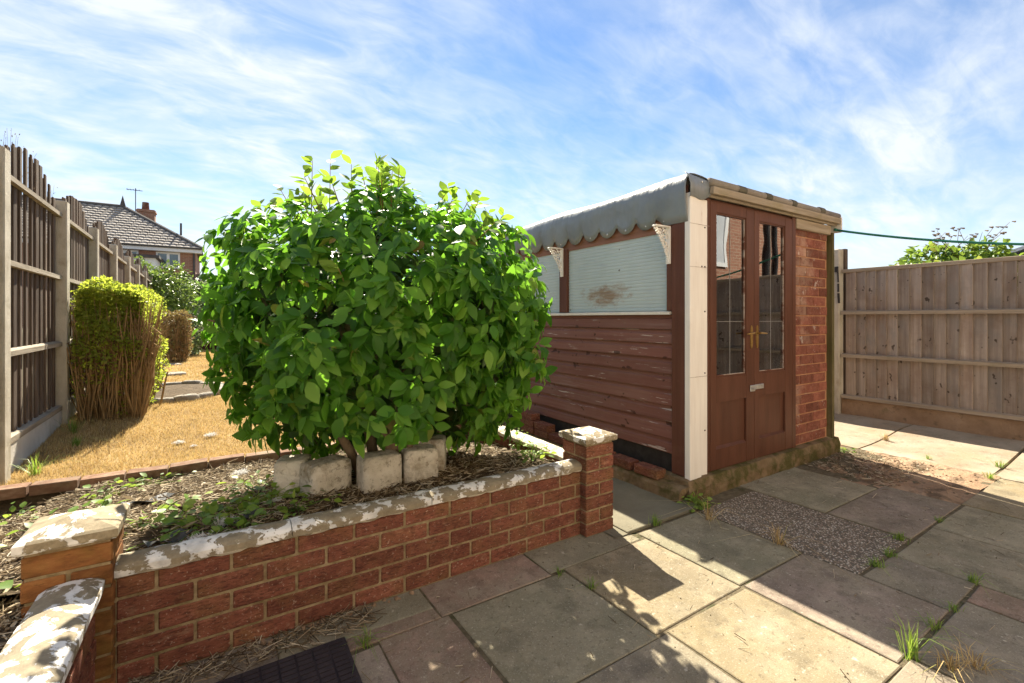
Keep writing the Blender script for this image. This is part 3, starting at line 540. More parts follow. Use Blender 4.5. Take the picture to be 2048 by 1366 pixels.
# young shoots standing out of the top and sides
sh=[]; sb=B()
for _ in range(64):
    th=random.uniform(0,6.283); z=random.choice([1.93,1.90,1.86,1.8,1.7,1.6,1.4]); r=float(np.interp(z,ZP,RP))*random.uniform(.75,1.0)
    p=Vector((CB[0]+r*math.cos(th),CB[1]+r*math.sin(th),z)); d=Vector((math.cos(th)*.5,math.sin(th)*.5,.9 if z>1.7 else .35)).normalized(); L=random.uniform(.06,.14)
    sb.tube([p-d*.12,p,p+d*L],[.004,.003,.0015],5); sh+= [(p+d*L*f,d) for f in (.25,.45,.65,.85,1.0)]
for px,zt in ((-.20,2.13),(-.10,2.12),(.02,2.17),(-.28,2.10),(.10,2.12),(.05,2.15)):
    p=Vector((CB[0]-.12+px*1.2,CB[1]-.10,1.62)); q=Vector((p.x+random.uniform(-.03,.03),p.y,zt)); sb.tube([p,(p+q)/2,q],[.004,.003,.0015],5); sh+=[(p+(q-p)*f,(q-p).normalized()) for f in (.5,.62,.72,.8,.88,.95,1.0)]
n=len(sh); Pn=np.array([tuple(q[0]) for q in sh]); Dn=np.array([tuple(q[1]) for q in sh]); tn=unit(np.cross(Dn,gauss(n,1)))
joinleaves('young_leaves',[(tplA[2],Pn,tn*.8+Dn*.6,unit(Dn+gauss(n,.4)),rnd(n,.06,.095))],MT['camellia_new'],bush)
mk('shoots',sb,MT['stem'],bush,True,'stuff')
zb=ground_z(*CB)-.05; tb=B()
for (du,dv,tu,tv,r) in ((-.03,-.10,.10,.05,.042),(.03,-.06,-.35,-.1,.030),(-.12,-.02,-.55,.2,.026),(.02,.06,.45,.25,.034),(.0,-.08,.30,-.35,.022),(-.05,.05,-.1,.5,.03)):
    p0=Vector((CB[0]-.03+du,CB[1]-.12+dv,zb)); p1=p0+Vector((tu*.18,tv*.18,.24)); p2=p0+Vector((tu*.55,tv*.55,.62)); p3=p0+Vector((tu,tv,1.15))
    tb.tube([p0,p1,p2,p3],[r*1.25,r,r*.7,r*.3],9)
    for _ in range(5):
        f=random.uniform(.15,.9); s=p1+(p3-p1)*f; d=Vector((random.uniform(-1,1),random.uniform(-1,1),random.uniform(.0,.9))).normalized(); tb.tube([s,s+d*.2,s+d*.45+Vector((0,0,.05))],[r*.38,r*.25,r*.1],6)
mk('stems',tb,MT['bark'],bush,True)

# ------------------------------------------------------------------ shed
VB=6.2
shed=thing('garden_shed',(3.8,4.0,0),'brown timber and brick garden shed with glazed double doors and a grey scalloped roof edge','shed')
pl=B(); nU=44
def pl_prof(u,h=.135): return [(1.985+.012*wob(u,3,6),-.01),(1.988+.012*wob(u,1,7),h*.55),(2.004+.006*wob(u,2,9),h-.006+.005*wob(u,5,8)),(2.05,h+.002*wob(u,4,5)),(VB,h),(VB,-.01)]
for i in range(nU+1):
    u=2.70+(4.92-2.70)*i/nU; pl.v+=[(u,a,c) for a,c in pl_prof(u)]
pl.f=[(i*6+k,i*6+(k+1)%6,(i+1)*6+(k+1)%6,(i+1)*6+k) for i in range(nU) for k in range(6)]+[tuple(range(6)),tuple(range(nU*6,nU*6+6))]
mk('plinth',pl,MT['plinth'],shed,smooth=False)
b=B()
for i in range(31):
    v=1.995+i*.1; b.v+=[(2.59+.012*wob(v,1,7),v,-.01),(2.598+.012*wob(v,2,6),v,.075+.006*wob(v,3,8)),(2.63,v,.098+.004*wob(v,4,7)),(2.71,v,.10)]
b.f=[(i*4+k,i*4+k+1,i*4+5+k,i*4+4+k) for i in range(30) for k in range(3)]+[(0,1,2,3)]
mk('base_ledge',b,MT['plinth'],shed)
# inner shell keeps the inside dark
mk('inner_wall',B().box(2.80,2.82,2.08,VB,.13,1.30).box(4.80,4.815,2.08,VB,.13,2.2).box(2.82,4.80,VB-.03,VB-.01,.13,2.2).box(2.82,4.80,2.2,VB-.03,.136,.142),MT['dark'],shed)
mk('back_wall',B().box(2.765,4.83,VB-.009,VB+.09,.136,2.2),MT['clad'],shed)
mk('right_wall',B().box(4.737,4.829,2.155,VB-.01,.136,2.2),MT['shedbrick'],shed)
# cladding
zs=[1.278,1.168,1.064,.956,.842,.727,.612,.497,.372,.268]
for i in range(len(zs)-1):
    z1,z0=zs[i],zs[i+1]+.003; ln=random.uniform(-.004,.004); prof=[(2.796,z0),(2.7635+ln*.3,z0),(2.7615+ln*.3,z0+.006),(2.7655,z1-.034),(2.776,z1-.024),(2.780,z1),(2.796,z1)]
    mk('cladding_board',B().prism(prof,'y',2.178+random.uniform(-.004,.002),VB-.02),MT['clad'],shed)
mk('gap_shade_strip',B().box(2.776,2.7975,2.18,VB-.02,.1,.272),MT['black'],shed)  # black strip put in for the shade of the gap under the cladding
mk('corner_post',B().cbox(2.748,2.797,2.066,2.176,.14,1.945,.003),MT['brown'],shed)
mk('sill',B().prism([(2.79,1.281),(2.742,1.279),(2.740,1.298),(2.79,1.306)],'y',2.19,VB-.02),MT['whitepaint'],shed)
for v0,v1 in ((2.1765,2.222),(3.362,3.474),(4.72,4.83)):
    mk('mullion',B().cbox(2.750,2.797,v0,v1,1.3065,1.90,.002),MT['brown'],shed)
for v0,v1 in ((2.2225,3.3615),(3.4745,4.7195),(4.8305,VB-.03)):
    prof=[(2.798,1.307)]; z=1.307
    while z<1.93: prof+=[(2.7785,z+.002),(2.7775,z+.012),(2.7785,z+.022),(2.7815,z+.025)]; z+=.027
    prof.append((2.798,z)); mk('window_panel',B().prism(prof,'y',v0,v1),MT['poly'],shed)
mk('eaves_timber',B().box(2.772,2.797,2.07,VB,1.882,2.19),MT['eavespaint'],shed)
# scalloped vinyl over the edge of the roof
cv_=B(); pitch=.206; vs0=2.302; nV=int((VB-2.045)/(pitch/12)); ring=10
def cover_row(v):
    f=((v-vs0)/pitch)%1.0; zb_=1.922+.108*(1-math.sqrt(max(0,1-(2*f-1)**2))) if v>vs0-.001 else 1.925+.05*sm(v,2.22,2.30)
    if v<2.15: zb_=1.925
    zt=2.268-.018*(v-2.05)/2.3; bulge=.007*math.sin(v*2.9)+.004*math.sin(v*7.1+1)
    a=sm(v,2.3,2.05)
    pts=[(3.02,zt-.022),(2.90,zt-.004),(2.815,zt),(2.765,zt-.012-.01*math.sin(v*5)),(2.728+bulge*.3,zt-.05)]
    for k in range(1,6):
        q=k/5; pts.append((2.716+bulge*math.sin(q*3.1)*1.3+.010*q*math.sin(v*9.0+2)*(1-q)+.028*q*q,(zt-.05)+(zb_-(zt-.05))*q))
    return pts
for i in range(nV+1):
    v=2.035+(VB-2.035)*i/nV; cv_.v+=[(a,v,c) for a,c in cover_row(v)]
cv_.f=[(i*ring+k,i*ring+k+1,(i+1)*ring+k+1,(i+1)*ring+k) for i in range(nV) for k in range(ring-1)]
cover=mk('roof_cover',cv_,MT['vinyl'],shed,smooth=True); so_=cover.modifiers.new('thickness','SOLIDIFY'); so_.thickness=.003; so_.offset=0
sm_=B().tube([(0,0,0),(-.003,0,0),(-.005,0,0)],[.008,.008,.004],10).mesh('screw'); sm_.materials.append(MT['screw'])
for k in range(18): inst('screw',sm_,(2.741,vs0+pitch*(k+.5),1.952),cover)
inst('screw',sm_,(2.741,2.235,1.962),cover)
# folded vinyl round the near corner
fl=B(); cols=[2.722,2.735,2.76,2.80,2.84,2.88,2.92,2.96,2.985]
for i,u in enumerate(cols):
    q=i/8; zt=2.266-.026*q; zl=2.092+.010*math.sin(q*7)+.055*max(0,q-.55)/.45
    fl.v+=[(u,2.040,zt+.002),(u,2.020-.012*math.sin(q*3.1),zt-.02),(u,2.004-.012*math.sin(q*5+.6),(zt+zl)/2),(u+.004,2.002+.008*q,zl),(u+.004,2.016,zl-.004)]
fl.f=[(i*5+k,i*5+k+1,i*5+6+k,i*5+5+k) for i in range(8) for k in range(4)]
cf=mk('corner_fold',fl,MT['vinyl'],shed,smooth=True); q_=cf.modifiers.new('thickness','SOLIDIFY'); q_.thickness=.003
inst('screw',sm_,(2.86,2.006,2.21),shed,(0,0,math.pi/2))
mk('corner_trim',B().cbox(2.744,2.872,2.018,2.064,.118,2.125,.004).cbox(2.8735,2.962,2.034,2.064,.122,2.10,.004),MT['creamtrim'],shed)
dm=B().tube([(0,0,0),(0,-.004,0)],[.006,.005],8).mesh('screw_hole'); dm.materials.append(MT['black'])
for u,z in ((2.93,.86),(2.93,1.30),(2.93,1.62),(2.895,1.62),(2.93,1.90),(2.93,.45)): inst('screw_hole',dm,(u,2.034,z),shed)
for z in (.84,1.61,1.91): mk('trim_joint',B().box(2.743,2.963,2.0165,2.02,z,z+.002),MT['putty'],shed)
mk('roof',B().box(2.80,4.93,2.04,VB+.1,2.195,2.246),MT['felt'],shed)
rl=B().tube([(2.95,2.016,2.226),(3.4,2.014,2.223),(4.0,2.016,2.219),(4.94,2.016,2.213)],.030,12); roll=mk('felt_roll',rl,MT['felt'],shed,smooth=True)
for u,w in ((3.285,.10),(3.66,.085),(4.06,.07),(4.55,.085)):
    mk('felt_strip',B().tube([(u,2.015,2.2225),(u+w,2.015,2.2215)],.0335,12),MT['feltdark'],roll)
mk('eaves_board',B().cbox(2.955,4.925,1.978,2.012,2.136,2.190,.004).cbox(2.97,4.92,2.0125,2.034,2.12,2.185,.003),MT['eaveswood'],shed)
mk('roof_edge_strip',B().box(4.926,4.945,1.98,2.10,2.06,2.20),MT['whitepaint'],shed)
mk('lintel_board',B().cbox(4.212,4.835,2.028,2.062,2.032,2.118,.005),MT['eaveswood'],shed)
mk('door_frame',B().box(2.9635,2.998,2.04,2.12,.138,2.12).box(4.150,4.206,2.036,2.12,.138,2.12).box(2.998,4.150,2.05,2.12,2.105,2.12),MT['browndoor'],shed)
def door(u0,u1,g0,g1,handle_u,name='door'):
    v0,v1=2.036,2.076; z0,z1=.142,2.102; gz0,gz1=.815,2.03; pz0,pz1=.29,.632
    b=B(); b.cbox(u0,g0,v0,v1,z0,z1,.003).cbox(g1,u1,v0,v1,z0,z1,.003)
    for a,c in ((z0,pz0),(pz1,gz0),(gz1,z1)): b.box(g0,g1,v0+.0015,v1-.001,a,c)
    for a,c,e,h in ((g0,g0+.012,gz0,gz1),(g1-.012,g1,gz0,gz1)): b.box(a,c,v0+.008,v1-.004,e,h)
    b.box(g0+.012,g1-.012,v0+.008,v1-.004,gz0,gz0+.012).box(g0+.012,g1-.012,v0+.008,v1-.004,gz1-.012,gz1)
    d=mk(name,b,MT['browndoor'],shed)
    mk('panel',B().box(g0-.004,g1+.004,v0+.018,v0+.026,pz0-.004,pz1+.004),MT['browndoor'],d)
    mk('panel_moulding',B().prism([(v0+.002,pz0+.001),(v0+.017,pz0+.001),(v0+.017,pz0+.018)],'x',g0+.001,g1-.001),MT['whitepaint' if False else 'browndoor'],d)
    mk('pane',B().box(g0+.004,g1-.004,v0+.0185,v0+.0215,gz0+.004,gz1-.004),MT['glass'],d)
    um=(g0+g1)/2; mk('lead_strip',B().box(um-.0014,um+.0014,v0+.016,v0+.018,gz0+.012,gz1-.012).box(g0+.012,um-.0035,v0+.016,v0+.018,1.226,1.2285).box(um+.0035,g1-.012,v0+.016,v0+.018,1.226,1.2285),MT['lead'],d)
    mk('putty',B().box(g1-.015,g1-.0122,v0+.006,v0+.016,gz0+.013,gz1-.013).box(g0+.013,g1-.016,v0+.005,v0+.016,gz0+.0125,gz0+.018),MT['putty'],d)
    pr=[(handle_u+.017*math.cos(t)*(1 if abs(math.sin(t))<.9 else .8),1.105+.092*math.copysign(abs(math.sin(t))**.6,math.sin(t))) for t in [2*math.pi*k/16 for k in range(16)]]
    h=B().prism(pr,'y',v0-.004,v0-.0002); s=1 if handle_u>3.56 else -1
    h.tube([(handle_u,v0-.003,1.135),(handle_u,v0-.028,1.135)],.007,8).tube([(handle_u,v0-.028,1.137),(handle_u+s*.05,v0-.030,1.134),(handle_u+s*.095,v0-.028,1.131)],[.008,.007,.006],8)
    h.tube([(handle_u,v0-.004,1.07),(handle_u,v0-.0055,1.07)],.004,8); mk('handle',h,MT['brass'],d)
    return d
door(3.0005,3.566,3.073,3.457,3.525); door(3.5695,4.1485,3.639,4.033,3.604)
mk('hasp',B().cbox(3.500,3.566,2.026,2.0335,.678,.727,.003).cbox(3.568,3.690,2.028,2.0345,.690,.728,.002).tube([(3.535,2.026,.702),(3.535,2.008,.702),(3.515,2.008,.702),(3.515,2.026,.702)],.004,6),MT['zinc'],shed)
mk('mortar',B().box(4.208,4.828,2.064,2.148,.136,2.118),MT['shedmortar'],shed)
course_run(shed,'x',4.212,4.826,2.058,1,.145,22,'shedbrick',.236,.0873,.0765,.086,1,.0105)
mk('edge_board',B().cbox(4.846,4.885,2.02,2.115,.13,2.055,.004),MT['greenwood'],shed)
mk('edge_batten',B().cbox(4.886,4.925,2.045,2.12,.13,2.03,.004),MT['fencewood'],shed)
# cast brackets under the eaves
def bracket(v):
    u0=2.746; b=B(); z0,z1=1.645,1.915
    b.box(u0-.012,u0,v-.018,v+.018,z0,z1); b.box(u0-.155,u0-.0125,v-.016,v+.016,z1-.010,z1)
    n=16
    for k in range(n):                       # outer lacework edge: beads along a concave curve
        t=k/(n-1); x=u0-.150*(1-t)**1.5-.012; z=z1-.012-(z1-z0-.03)*t; b.tube([(x,v-.006,z),(x,v+.006,z)],.0075,7)
    def scroll(cx,cz,r,a0,a1):
        pts=[(cx+r*(1-.45*i/10)*math.cos(a0+(a1-a0)*i/10),v,cz+r*(1-.45*i/10)*math.sin(a0+(a1-a0)*i/10)) for i in range(11)]; b.tube(pts,.0055,6)
    scroll(u0-.045,1.86,.030,0,5.2); scroll(u0-.100,1.875,.024,3,8.5); scroll(u0-.040,1.79,.026,2,7.5); scroll(u0-.028,1.73,.017,0,5); scroll(u0-.075,1.82,.020,1,6)
    for p,q in (((u0-.13,1.90),(u0-.012,1.76)),((u0-.07,1.905),(u0-.012,1.83)),((u0-.075,1.80),(u0-.012,1.85)),((u0-.045,1.73),(u0-.012,1.78))): b.bar((p[0],v,p[1]),(q[0],v,q[1]),.010,.007)
    return mk('eaves_bracket',b,MT['creamtrim'],shed)
bracket(2.198); bracket(3.425)

# loose bricks along the shed base
LBk=[(2.665,2.305,.135,.02,'loose red brick nearest the white corner trim at the shed base'),(2.668,2.555,.134,-.03,'second loose brick from the white corner trim at the shed base'),
     (2.672,2.80,.135,.0,'third loose brick at the shed base, half behind the pier'),(2.668,3.36,.135,.05,'dusty loose brick by the shed behind the pier'),
     (2.668,3.595,.135,0,'loose brick in the lower row by the shed, next to the bush'),(2.668,3.83,.135,.0,'loose brick at the far end of the lower row by the shed'),
     (2.668,3.60,.201,.0,'loose brick lying on the lower row by the shed'),(2.668,3.835,.201,.02,'loose brick in the second row by the shed beside the bush leaves'),(2.67,3.85,.267,-.03,'topmost loose brick of the small stack by the shed')]
lbm=brickmesh(.215,.064,.1025,'loose_brick','brick',.005)
for u,v,z,r,lb in LBk: tag(inst('loose_brick',lbm,(u,v,z),None,(0,0,math.pi/2+r)),lb,'brick','loose bricks along the shed base')

# ------------------------------------------------------------------ left fence
def fu(v): return -1.185-.028*(v-4.27)
PV=[4.15]+[4.27+1.49*k for k in range(1,9)]; FA=math.atan(.028)
pm=B().cbox(-.06,.06,-.06,.06,-.3,2.32,.008).mesh('fence_post'); fixn(pm); pm.materials.append(MT['conpost'])
PL=['concrete post cut by the left edge of the picture','tall concrete fence post at the near end of the hedge','third concrete post of the left fence above the hedge','fourth concrete post of the left fence','fifth concrete post of the left fence','sixth concrete post of the left fence','seventh concrete post of the left fence, mostly hidden by shrubs','eighth concrete post of the left fence, near the far house','last concrete post of the left fence by the maroon boards']
for k,v in enumerate(PV): tag(inst('fence_post',pm,(fu(v),v,0),None,(0,0,FA)),PL[k],'post','concrete posts of the left fence')
slm={}
def slatmesh(h):
    h=round(h,2)
    if h not in slm:
        b=B().cbox(-.007,.007,-.0285,.0285,0,h,.004); m=b.mesh('slat'); fixn(m); m.materials.append(MT['oldwood']); slm[h]=m
    return slm[h]
GL=['nearest bow-topped slat panel of the left fence, above the white gravel board','second bow-topped slat panel of the left fence, behind the hedge','third bow-topped slat panel of the left fence','fourth bow-topped slat panel of the left fence','fifth bow-topped slat panel of the left fence','sixth bow-topped slat panel of the left fence','seventh bow-topped slat panel of the left fence','farthest bow-topped slat panel of the left fence']
for k in range(-1,8):
    va=PV[0]-1.49 if k<0 else PV[k]; vb=PV[0] if k<0 else PV[k+1]; um=fu((va+vb)/2)
    t=thing('slat_fence',(um,(va+vb)/2,.42),'bow-topped slat panel of the left fence just outside the left edge' if k<0 else GL[k],'fence panel','slat panels of the left fence')
    n=23; w=(vb-va-.124)/n
    for i in range(n):
        s=(i+.5)/n; v=va+.062+w*(i+.5); top=2.235+.27*(1-abs(2*s-1)**2.4)+random.uniform(-.012,.012); z=.47
        o=inst('slat',slatmesh(top-z),(fu(v)-.020+(.009 if i%2 else -.009),v,z),t,(random.uniform(-.006,.006),0,FA+random.uniform(-.16,.16)))
    for z in (1.0,1.60,2.165):
        b=B(); va2,vb2=va+.061,vb-.061; uu=lambda v:fu(v)
        b.v=[(uu(va2)-.006,va2,z),(uu(va2)+.030,va2,z),(uu(va2)+.030,va2,z+.034),(uu(va2)-.006,va2,z+.048),(uu(vb2)-.006,vb2,z),(uu(vb2)+.030,vb2,z),(uu(vb2)+.030,vb2,z+.034),(uu(vb2)-.006,vb2,z+.048)]
        b.f=[(0,1,2,3),(7,6,5,4),(0,4,5,1),(1,5,6,2),(2,6,7,3),(3,7,4,0)]; mk('rail',b,MT['rail'],t)
    b=B(); va2,vb2=va+.061,vb-.061
    b.v=[(fu(q)+x,q,z) for q in (va2,vb2) for x,z in ((-.028,.422),(.030,.422),(.030,.462),(-.028,.47))]; b.f=[(0,1,2,3),(7,6,5,4),(0,4,5,1),(1,5,6,2),(2,6,7,3),(3,7,4,0)]; mk('bottom_rail',b,MT['rail'],t)
    b=B(); b.v=[(fu(q)+x,q,z) for q in (va2,vb2) for x,z in ((-.022,-.1),(.024,-.1),(.024,.42),(-.022,.42))]; b.f=[(0,1,2,3),(7,6,5,4),(0,4,5,1),(1,5,6,2),(2,6,7,3),(3,7,4,0)]
    tag(mk('gravel_board',b,MT['conboard']),'white concrete gravel board under the nearest left fence panel' if k==0 else ('white gravel board of the left fence just outside the left edge' if k<0 else 'concrete gravel board of the left fence, number %s from the near end, hidden by growth'%('two three four five six seven eight'.split()[k-1])),'gravel board','gravel boards of the left fence')
# ------------------------------------------------------------------ right fence
UF=6.60
rf=thing('closeboard_fence',(UF,.9,.05),'closeboard timber fence with three rails on the right, above a tan gravel board','fence')
bdm=B(); bdm.v=[(-.004,0,0),(-.004,.125,0),(.004,.125,0),(.018,0,0)]; 
def fbmesh(h):
    m=B().add([(x,y,z) for z in (0,h) for x,y in ((-.026,0),(-.026,.006),(-.004,.108),(.004,.108),(.004,0))],[(0,1,2,3,4),(9,8,7,6,5)]+[(i,(i+1)%5,5+(i+1)%5,5+i) for i in range(5)]).mesh('board'); fixn(m); m.materials.append(MT['fencewood']); return m
fb=fbmesh(1.555)
v=2.60; i=0
while v>-2.4:
    inst('board',fb,(UF+.006*(i%2)*0,v-.104,.285+random.uniform(-.003,.003)),rf,(random.uniform(-.004,.004),0,random.uniform(-.02,.02))); v-=.104+random.uniform(-.003,.003); i+=1
for z,h,w in ((1.300,.036,.045),(.770,.036,.045),(.262,.034,.04)):
    b=B(); b.v=[(x,y,zz) for y in (-2.4,2.635) for x,zz in ((UF-.018-w,z),(UF-.016,z),(UF-.016,z+h+.012),(UF-.018-w,z+h))]; b.f=[(0,1,2,3),(7,6,5,4),(0,4,5,1),(1,5,6,2),(2,6,7,3),(3,7,4,0)]; mk('rail',b,MT['fencerail'],rf)
mk('capping',B().cbox(UF-.032,UF+.014,-2.4,2.64,1.818,1.862,.004),MT['fencerail'],rf)
gbm=grid(0,1,0,1,.5,lambda a,b:0); b=B()
nvb=60
for i in range(nvb+1):
    vv=-2.4+5.04*i/nvb; b.v+=[(UF-.035+.006*wob(vv,1,5),vv,-.02),(UF-.032+.005*wob(vv,2,6),vv,.13),(UF-.028,vv,.255),(UF+.02,vv,.258),(UF+.02,vv,-.02)]
b.f=[(i*5+k,i*5+(k+1)%5,(i+1)*5+(k+1)%5,(i+1)*5+k) for i in range(nvb) for k in range(5)]
tag(mk('gravel_board',b,MT['conboard_tan']),'tan concrete gravel board along the foot of the right fence','gravel board')
tag(mk('fence_post',B().cbox(UF-.075,UF+.045,2.645,2.745,-.05,2.12,.010),MT['conpost']),'pale concrete post at the end of the right fence beside the shed','post')
tag(mk('timber_post',B().cbox(UF+.055,UF+.125,2.63,2.72,-.05,2.13,.004),MT['oldwood']),'grey timber post stub behind the pale post beside the shed','post')
lt=B(); pp=[(UF-.085,2.66,1.88),(UF-.09,2.655,1.80),(UF-.092,2.65,1.70)]; lt.cbox(UF-.10,UF-.076,2.652,2.690,1.83,1.90,.003).tube(pp,.010,7).tube([(UF-.092,2.65,1.685),(UF-.095,2.647,1.58)],.012,7).tube([(UF-.095,2.646,1.565),(UF-.095,2.640,1.44)],.013,7)
tag(mk('gate_latch',lt,MT['black']),'black hanging latch strap on the pale post beside the shed','latch')
# fence run hidden behind the shed corner carries on up the passage
rf2=thing('closeboard_fence',(UF,9.5,.05),'closeboard fence run hidden behind the shed, beyond the pale post','fence')
v=2.87; i=0
while v<16.7:
    inst('board',fb,(UF,v-.104,.285+random.uniform(-.003,.003)),rf2,(random.uniform(-.004,.004),0,random.uniform(-.02,.02))); v+=.104; i+=1
for z in (1.300,.770,.262): mk('rail',B().box(UF-.06,UF-.027,2.75,16.7,z,z+.04),MT['fencerail'],rf2)
mk('capping',B().cbox(UF-.032,UF+.014,2.75,16.7,1.842,1.884,.004),MT['fencerail'],rf2)
mk('gravel_board',B().box(UF-.03,UF+.02,2.75,16.7,-.02,.258),MT['conboard_tan'],rf2)
# ------------------------------------------------------------------ clothes line
p0=Vector((4.90,2.02,2.085)); p1=Vector((6.55,-2.30,2.2)); pts=[]
for i in range(41):
    t=i/40; q=p0.lerp(p1,t); q.z-=4*.364*t*(1-t); pts.append(q)
tag(mk('clothes_line',B().tube(pts,.0105,7).tube([(4.885,2.018,2.085),(4.90,2.014,2.085)],.014,8),MT['line'],smooth=True),'green clothes line slung from the shed corner across the right fence','clothes line')
tag(mk('line_post',B().cbox(6.50,6.58,-2.38,-2.30,-.02,2.3,.005),MT['oldwood']),'timber post holding the far end of the clothes line, out of view','post')

# ------------------------------------------------------------------ hedges and shrubs
def box_hedge(name,u0,u1,v0,v1,z0,z1,nleaf,leaf,mat,label,nstem,twiggy=.55,bulge=.10):
    c=((u0+u1)/2,(v0+v1)/2); t=thing(name,(c[0],c[1],z0),label,'hedge')
    n=nleaf; f=rng.random(n); P=np.zeros((n,3)); Nv=np.zeros((n,3)); x=rng.random(n); y=rng.random(n)
    side=rng.choice(4,n,p=[.30,.27,.08,.35])   # top, near face, left, right face
    a=side==0; P[a]=np.stack([u0+(u1-u0)*x[a],v0+(v1-v0)*y[a],np.full(a.sum(),z1)],1); Nv[a]=(0,0,1)
    a=side==1; P[a]=np.stack([u0+(u1-u0)*x[a],np.full(a.sum(),v0),z1-(z1-z0)*np.minimum(np.abs(rng.normal(0,twiggy,a.sum())),.97)],1); Nv[a]=(0,-1,.2)
    a=side==2; P[a]=np.stack([np.full(a.sum(),u0),v0+(v1-v0)*x[a],z1-(z1-z0)*y[a]*.8],1); Nv[a]=(-1,0,.2)
    a=side==3; P[a]=np.stack([np.full(a.sum(),u1),v0+(v1-v0)*x[a],z1-(z1-z0)*y[a]*.94],1); Nv[a]=(1,0,.2)
    fz=(P[:,2]-z0)/(z1-z0); infl=1+bulge*np.sin(np.clip(fz,0,1)*3.0)
    P[:,0]=c[0]+(P[:,0]-c[0])*infl; P[:,1]=c[1]+(P[:,1]-c[1])*(1+.5*(infl-1))
    lump=.05*np.sin(P[:,0]*9+P[:,1]*5)+.05*np.sin(P[:,1]*8+P[:,2]*7)+.03*np.sin(P[:,2]*17+P[:,0]*13)
    corner=np.maximum(0,np.abs((P[:,0]-c[0])/(u1-u0))*2-.75)*np.maximum(0,fz-.75)*1.6
    P=P+Nv*lump[:,None]-Nv*np.abs(rng.normal(0,.07,n))[:,None]; P[:,2]-=corner*.15
    A=unit(gauss(n,1)+Nv*.7+np.array((0,0,.3))); Nf=unit(Nv+gauss(n,.6)+np.array((0,0,.3)))
    joinleaves('foliage',[(simple_template(.27),P,A,Nf,leaf*rnd(n,.7,1.35))],MT[mat],t)
    b=B()
    for _ in range(nstem):
        u=random.uniform(u0+.02,u1); v=v0+abs(random.gauss(0,.12)) if random.random()<.6 else random.uniform(v0,v1)
        if random.random()<.3: u=u1-abs(random.gauss(0,.05))
        h=(z1-z0)*random.uniform(.6,.97); l=random.uniform(-.14,.14); m=random.uniform(-.06,.06); r=random.uniform(.003,.008)
        b.tube([(u,v,z0-.03),(u+l*.35+m,v-.02,z0+h*.35),(u+l*.8,v-.03+m,z0+h*.7),(u+l*1.2,v+m,z0+h)],[r*1.2,r,r*.75,r*.4],5,False)
        if random.random()<.7:
            q=(u+l*.5,v-.02,z0+h*.5); b.tube([q,(q[0]+random.uniform(-.15,.15),q[1]-.02,q[2]+h*.2),(q[0]+random.uniform(-.2,.2),q[1],q[2]+h*.42)],[r*.7,r*.5,r*.3],4,False)
    mk('stems',b,MT['stem'],t,True,'stuff',fix=False); return t
box_hedge('privet_hedge',-1.12,-.63,5.74,7.5,.27,1.53,19000,.036,'privet','clipped yellow-green hedge with bare brown stems against the left fence',360,.27,.05)
box_hedge('dying_hedge',-1.22,-.62,12.3,13.3,.29,1.34,5200,.05,'brownleaf','smaller half-dead brown hedge further down the lawn',90,.8,.12)
def shrub(name,c,r,n,leaf,mat,label,cat='shrub',group=None,stems=7,shell=.55,seed=0,tpl=None):
    z0=ground_z(c[0],c[1]) if c[1]<16.7 and -1.7<c[0]<1.79 else c[2]-r[2]
    t=thing(name,(c[0],c[1],min(z0,c[2]-r[2])),label,cat,group); rs=np.random.default_rng(seed)
    d=unit(rs.normal(0,1,(n,3))); ph=rs.uniform(0,6.28,3)
    lump=1+.16*np.sin(d[:,0]*5+ph[0]+d[:,2]*3)+.13*np.sin(d[:,1]*7+ph[1])+.10*np.sin(d[:,2]*9+ph[2]+d[:,0]*6)
    f=lump*(1-np.abs(rs.normal(0,.22,n)))
    P=np.array(c)+d*np.array(r)*f[:,None]; P=P[P[:,2]>z0-.02]; n=len(P); d=unit(P-np.array(c))
    A=unit(gauss(n,.8)+d*.7+np.array((0,0,.05))); Nf=unit(d*.8+gauss(n,.5)+np.array((0,0,.5)))
    joinleaves('foliage',[(tpl or simple_template(.28),P,A,Nf,leaf*rnd(n,.65,1.3))],MT[mat],t); b=B()
    for _ in range(stems):
        p=Vector((c[0]+random.uniform(-.12,.12)*r[0],c[1]+random.uniform(-.12,.12)*r[1],min(z0,c[2]-r[2])-.05)); q=Vector(c)+Vector((random.uniform(-.6,.6)*r[0],random.uniform(-.6,.6)*r[1],random.uniform(-.1,.7)*r[2]))
        b.tube([p,p.lerp(q,.5)+Vector((random.uniform(-.05,.05),0,.05)),q],[.022,.015,.005],6)
    mk('stems',b,MT['bark'],t,True); return t
shrub('evergreen_shrub',(-1.40,15.2,1.72),(.78,.8,1.02),6000,.10,'shrubleaf','rounded dark green shrub rising above the far left fence end',seed=2)
shrub('leafy_shrub',(-.62,14.6,.82),(.36,.4,.55),1500,.085,'variegated','small pale-edged shrub beside the brown hedge',seed=3)
shrub('variegated_shrub',(-.65,17.6,1.75),(.85,.6,.8),2600,.13,'variegated','light green shrub spilling over the maroon boards',seed=4)
shrub('fence_climber_bush',(-1.95,12.6,1.7),(.55,.6,.75),1800,.08,'shrubleaf','green growth leaning over the left fence near the white extension',seed=5)
shrub('climber_mound',(7.55,1.88,1.70),(.45,.62,.42),3800,.085,'ivy','bright green climber mounded above the right fence','climber',seed=6,tpl=leaf_template(.30,.2,.2))
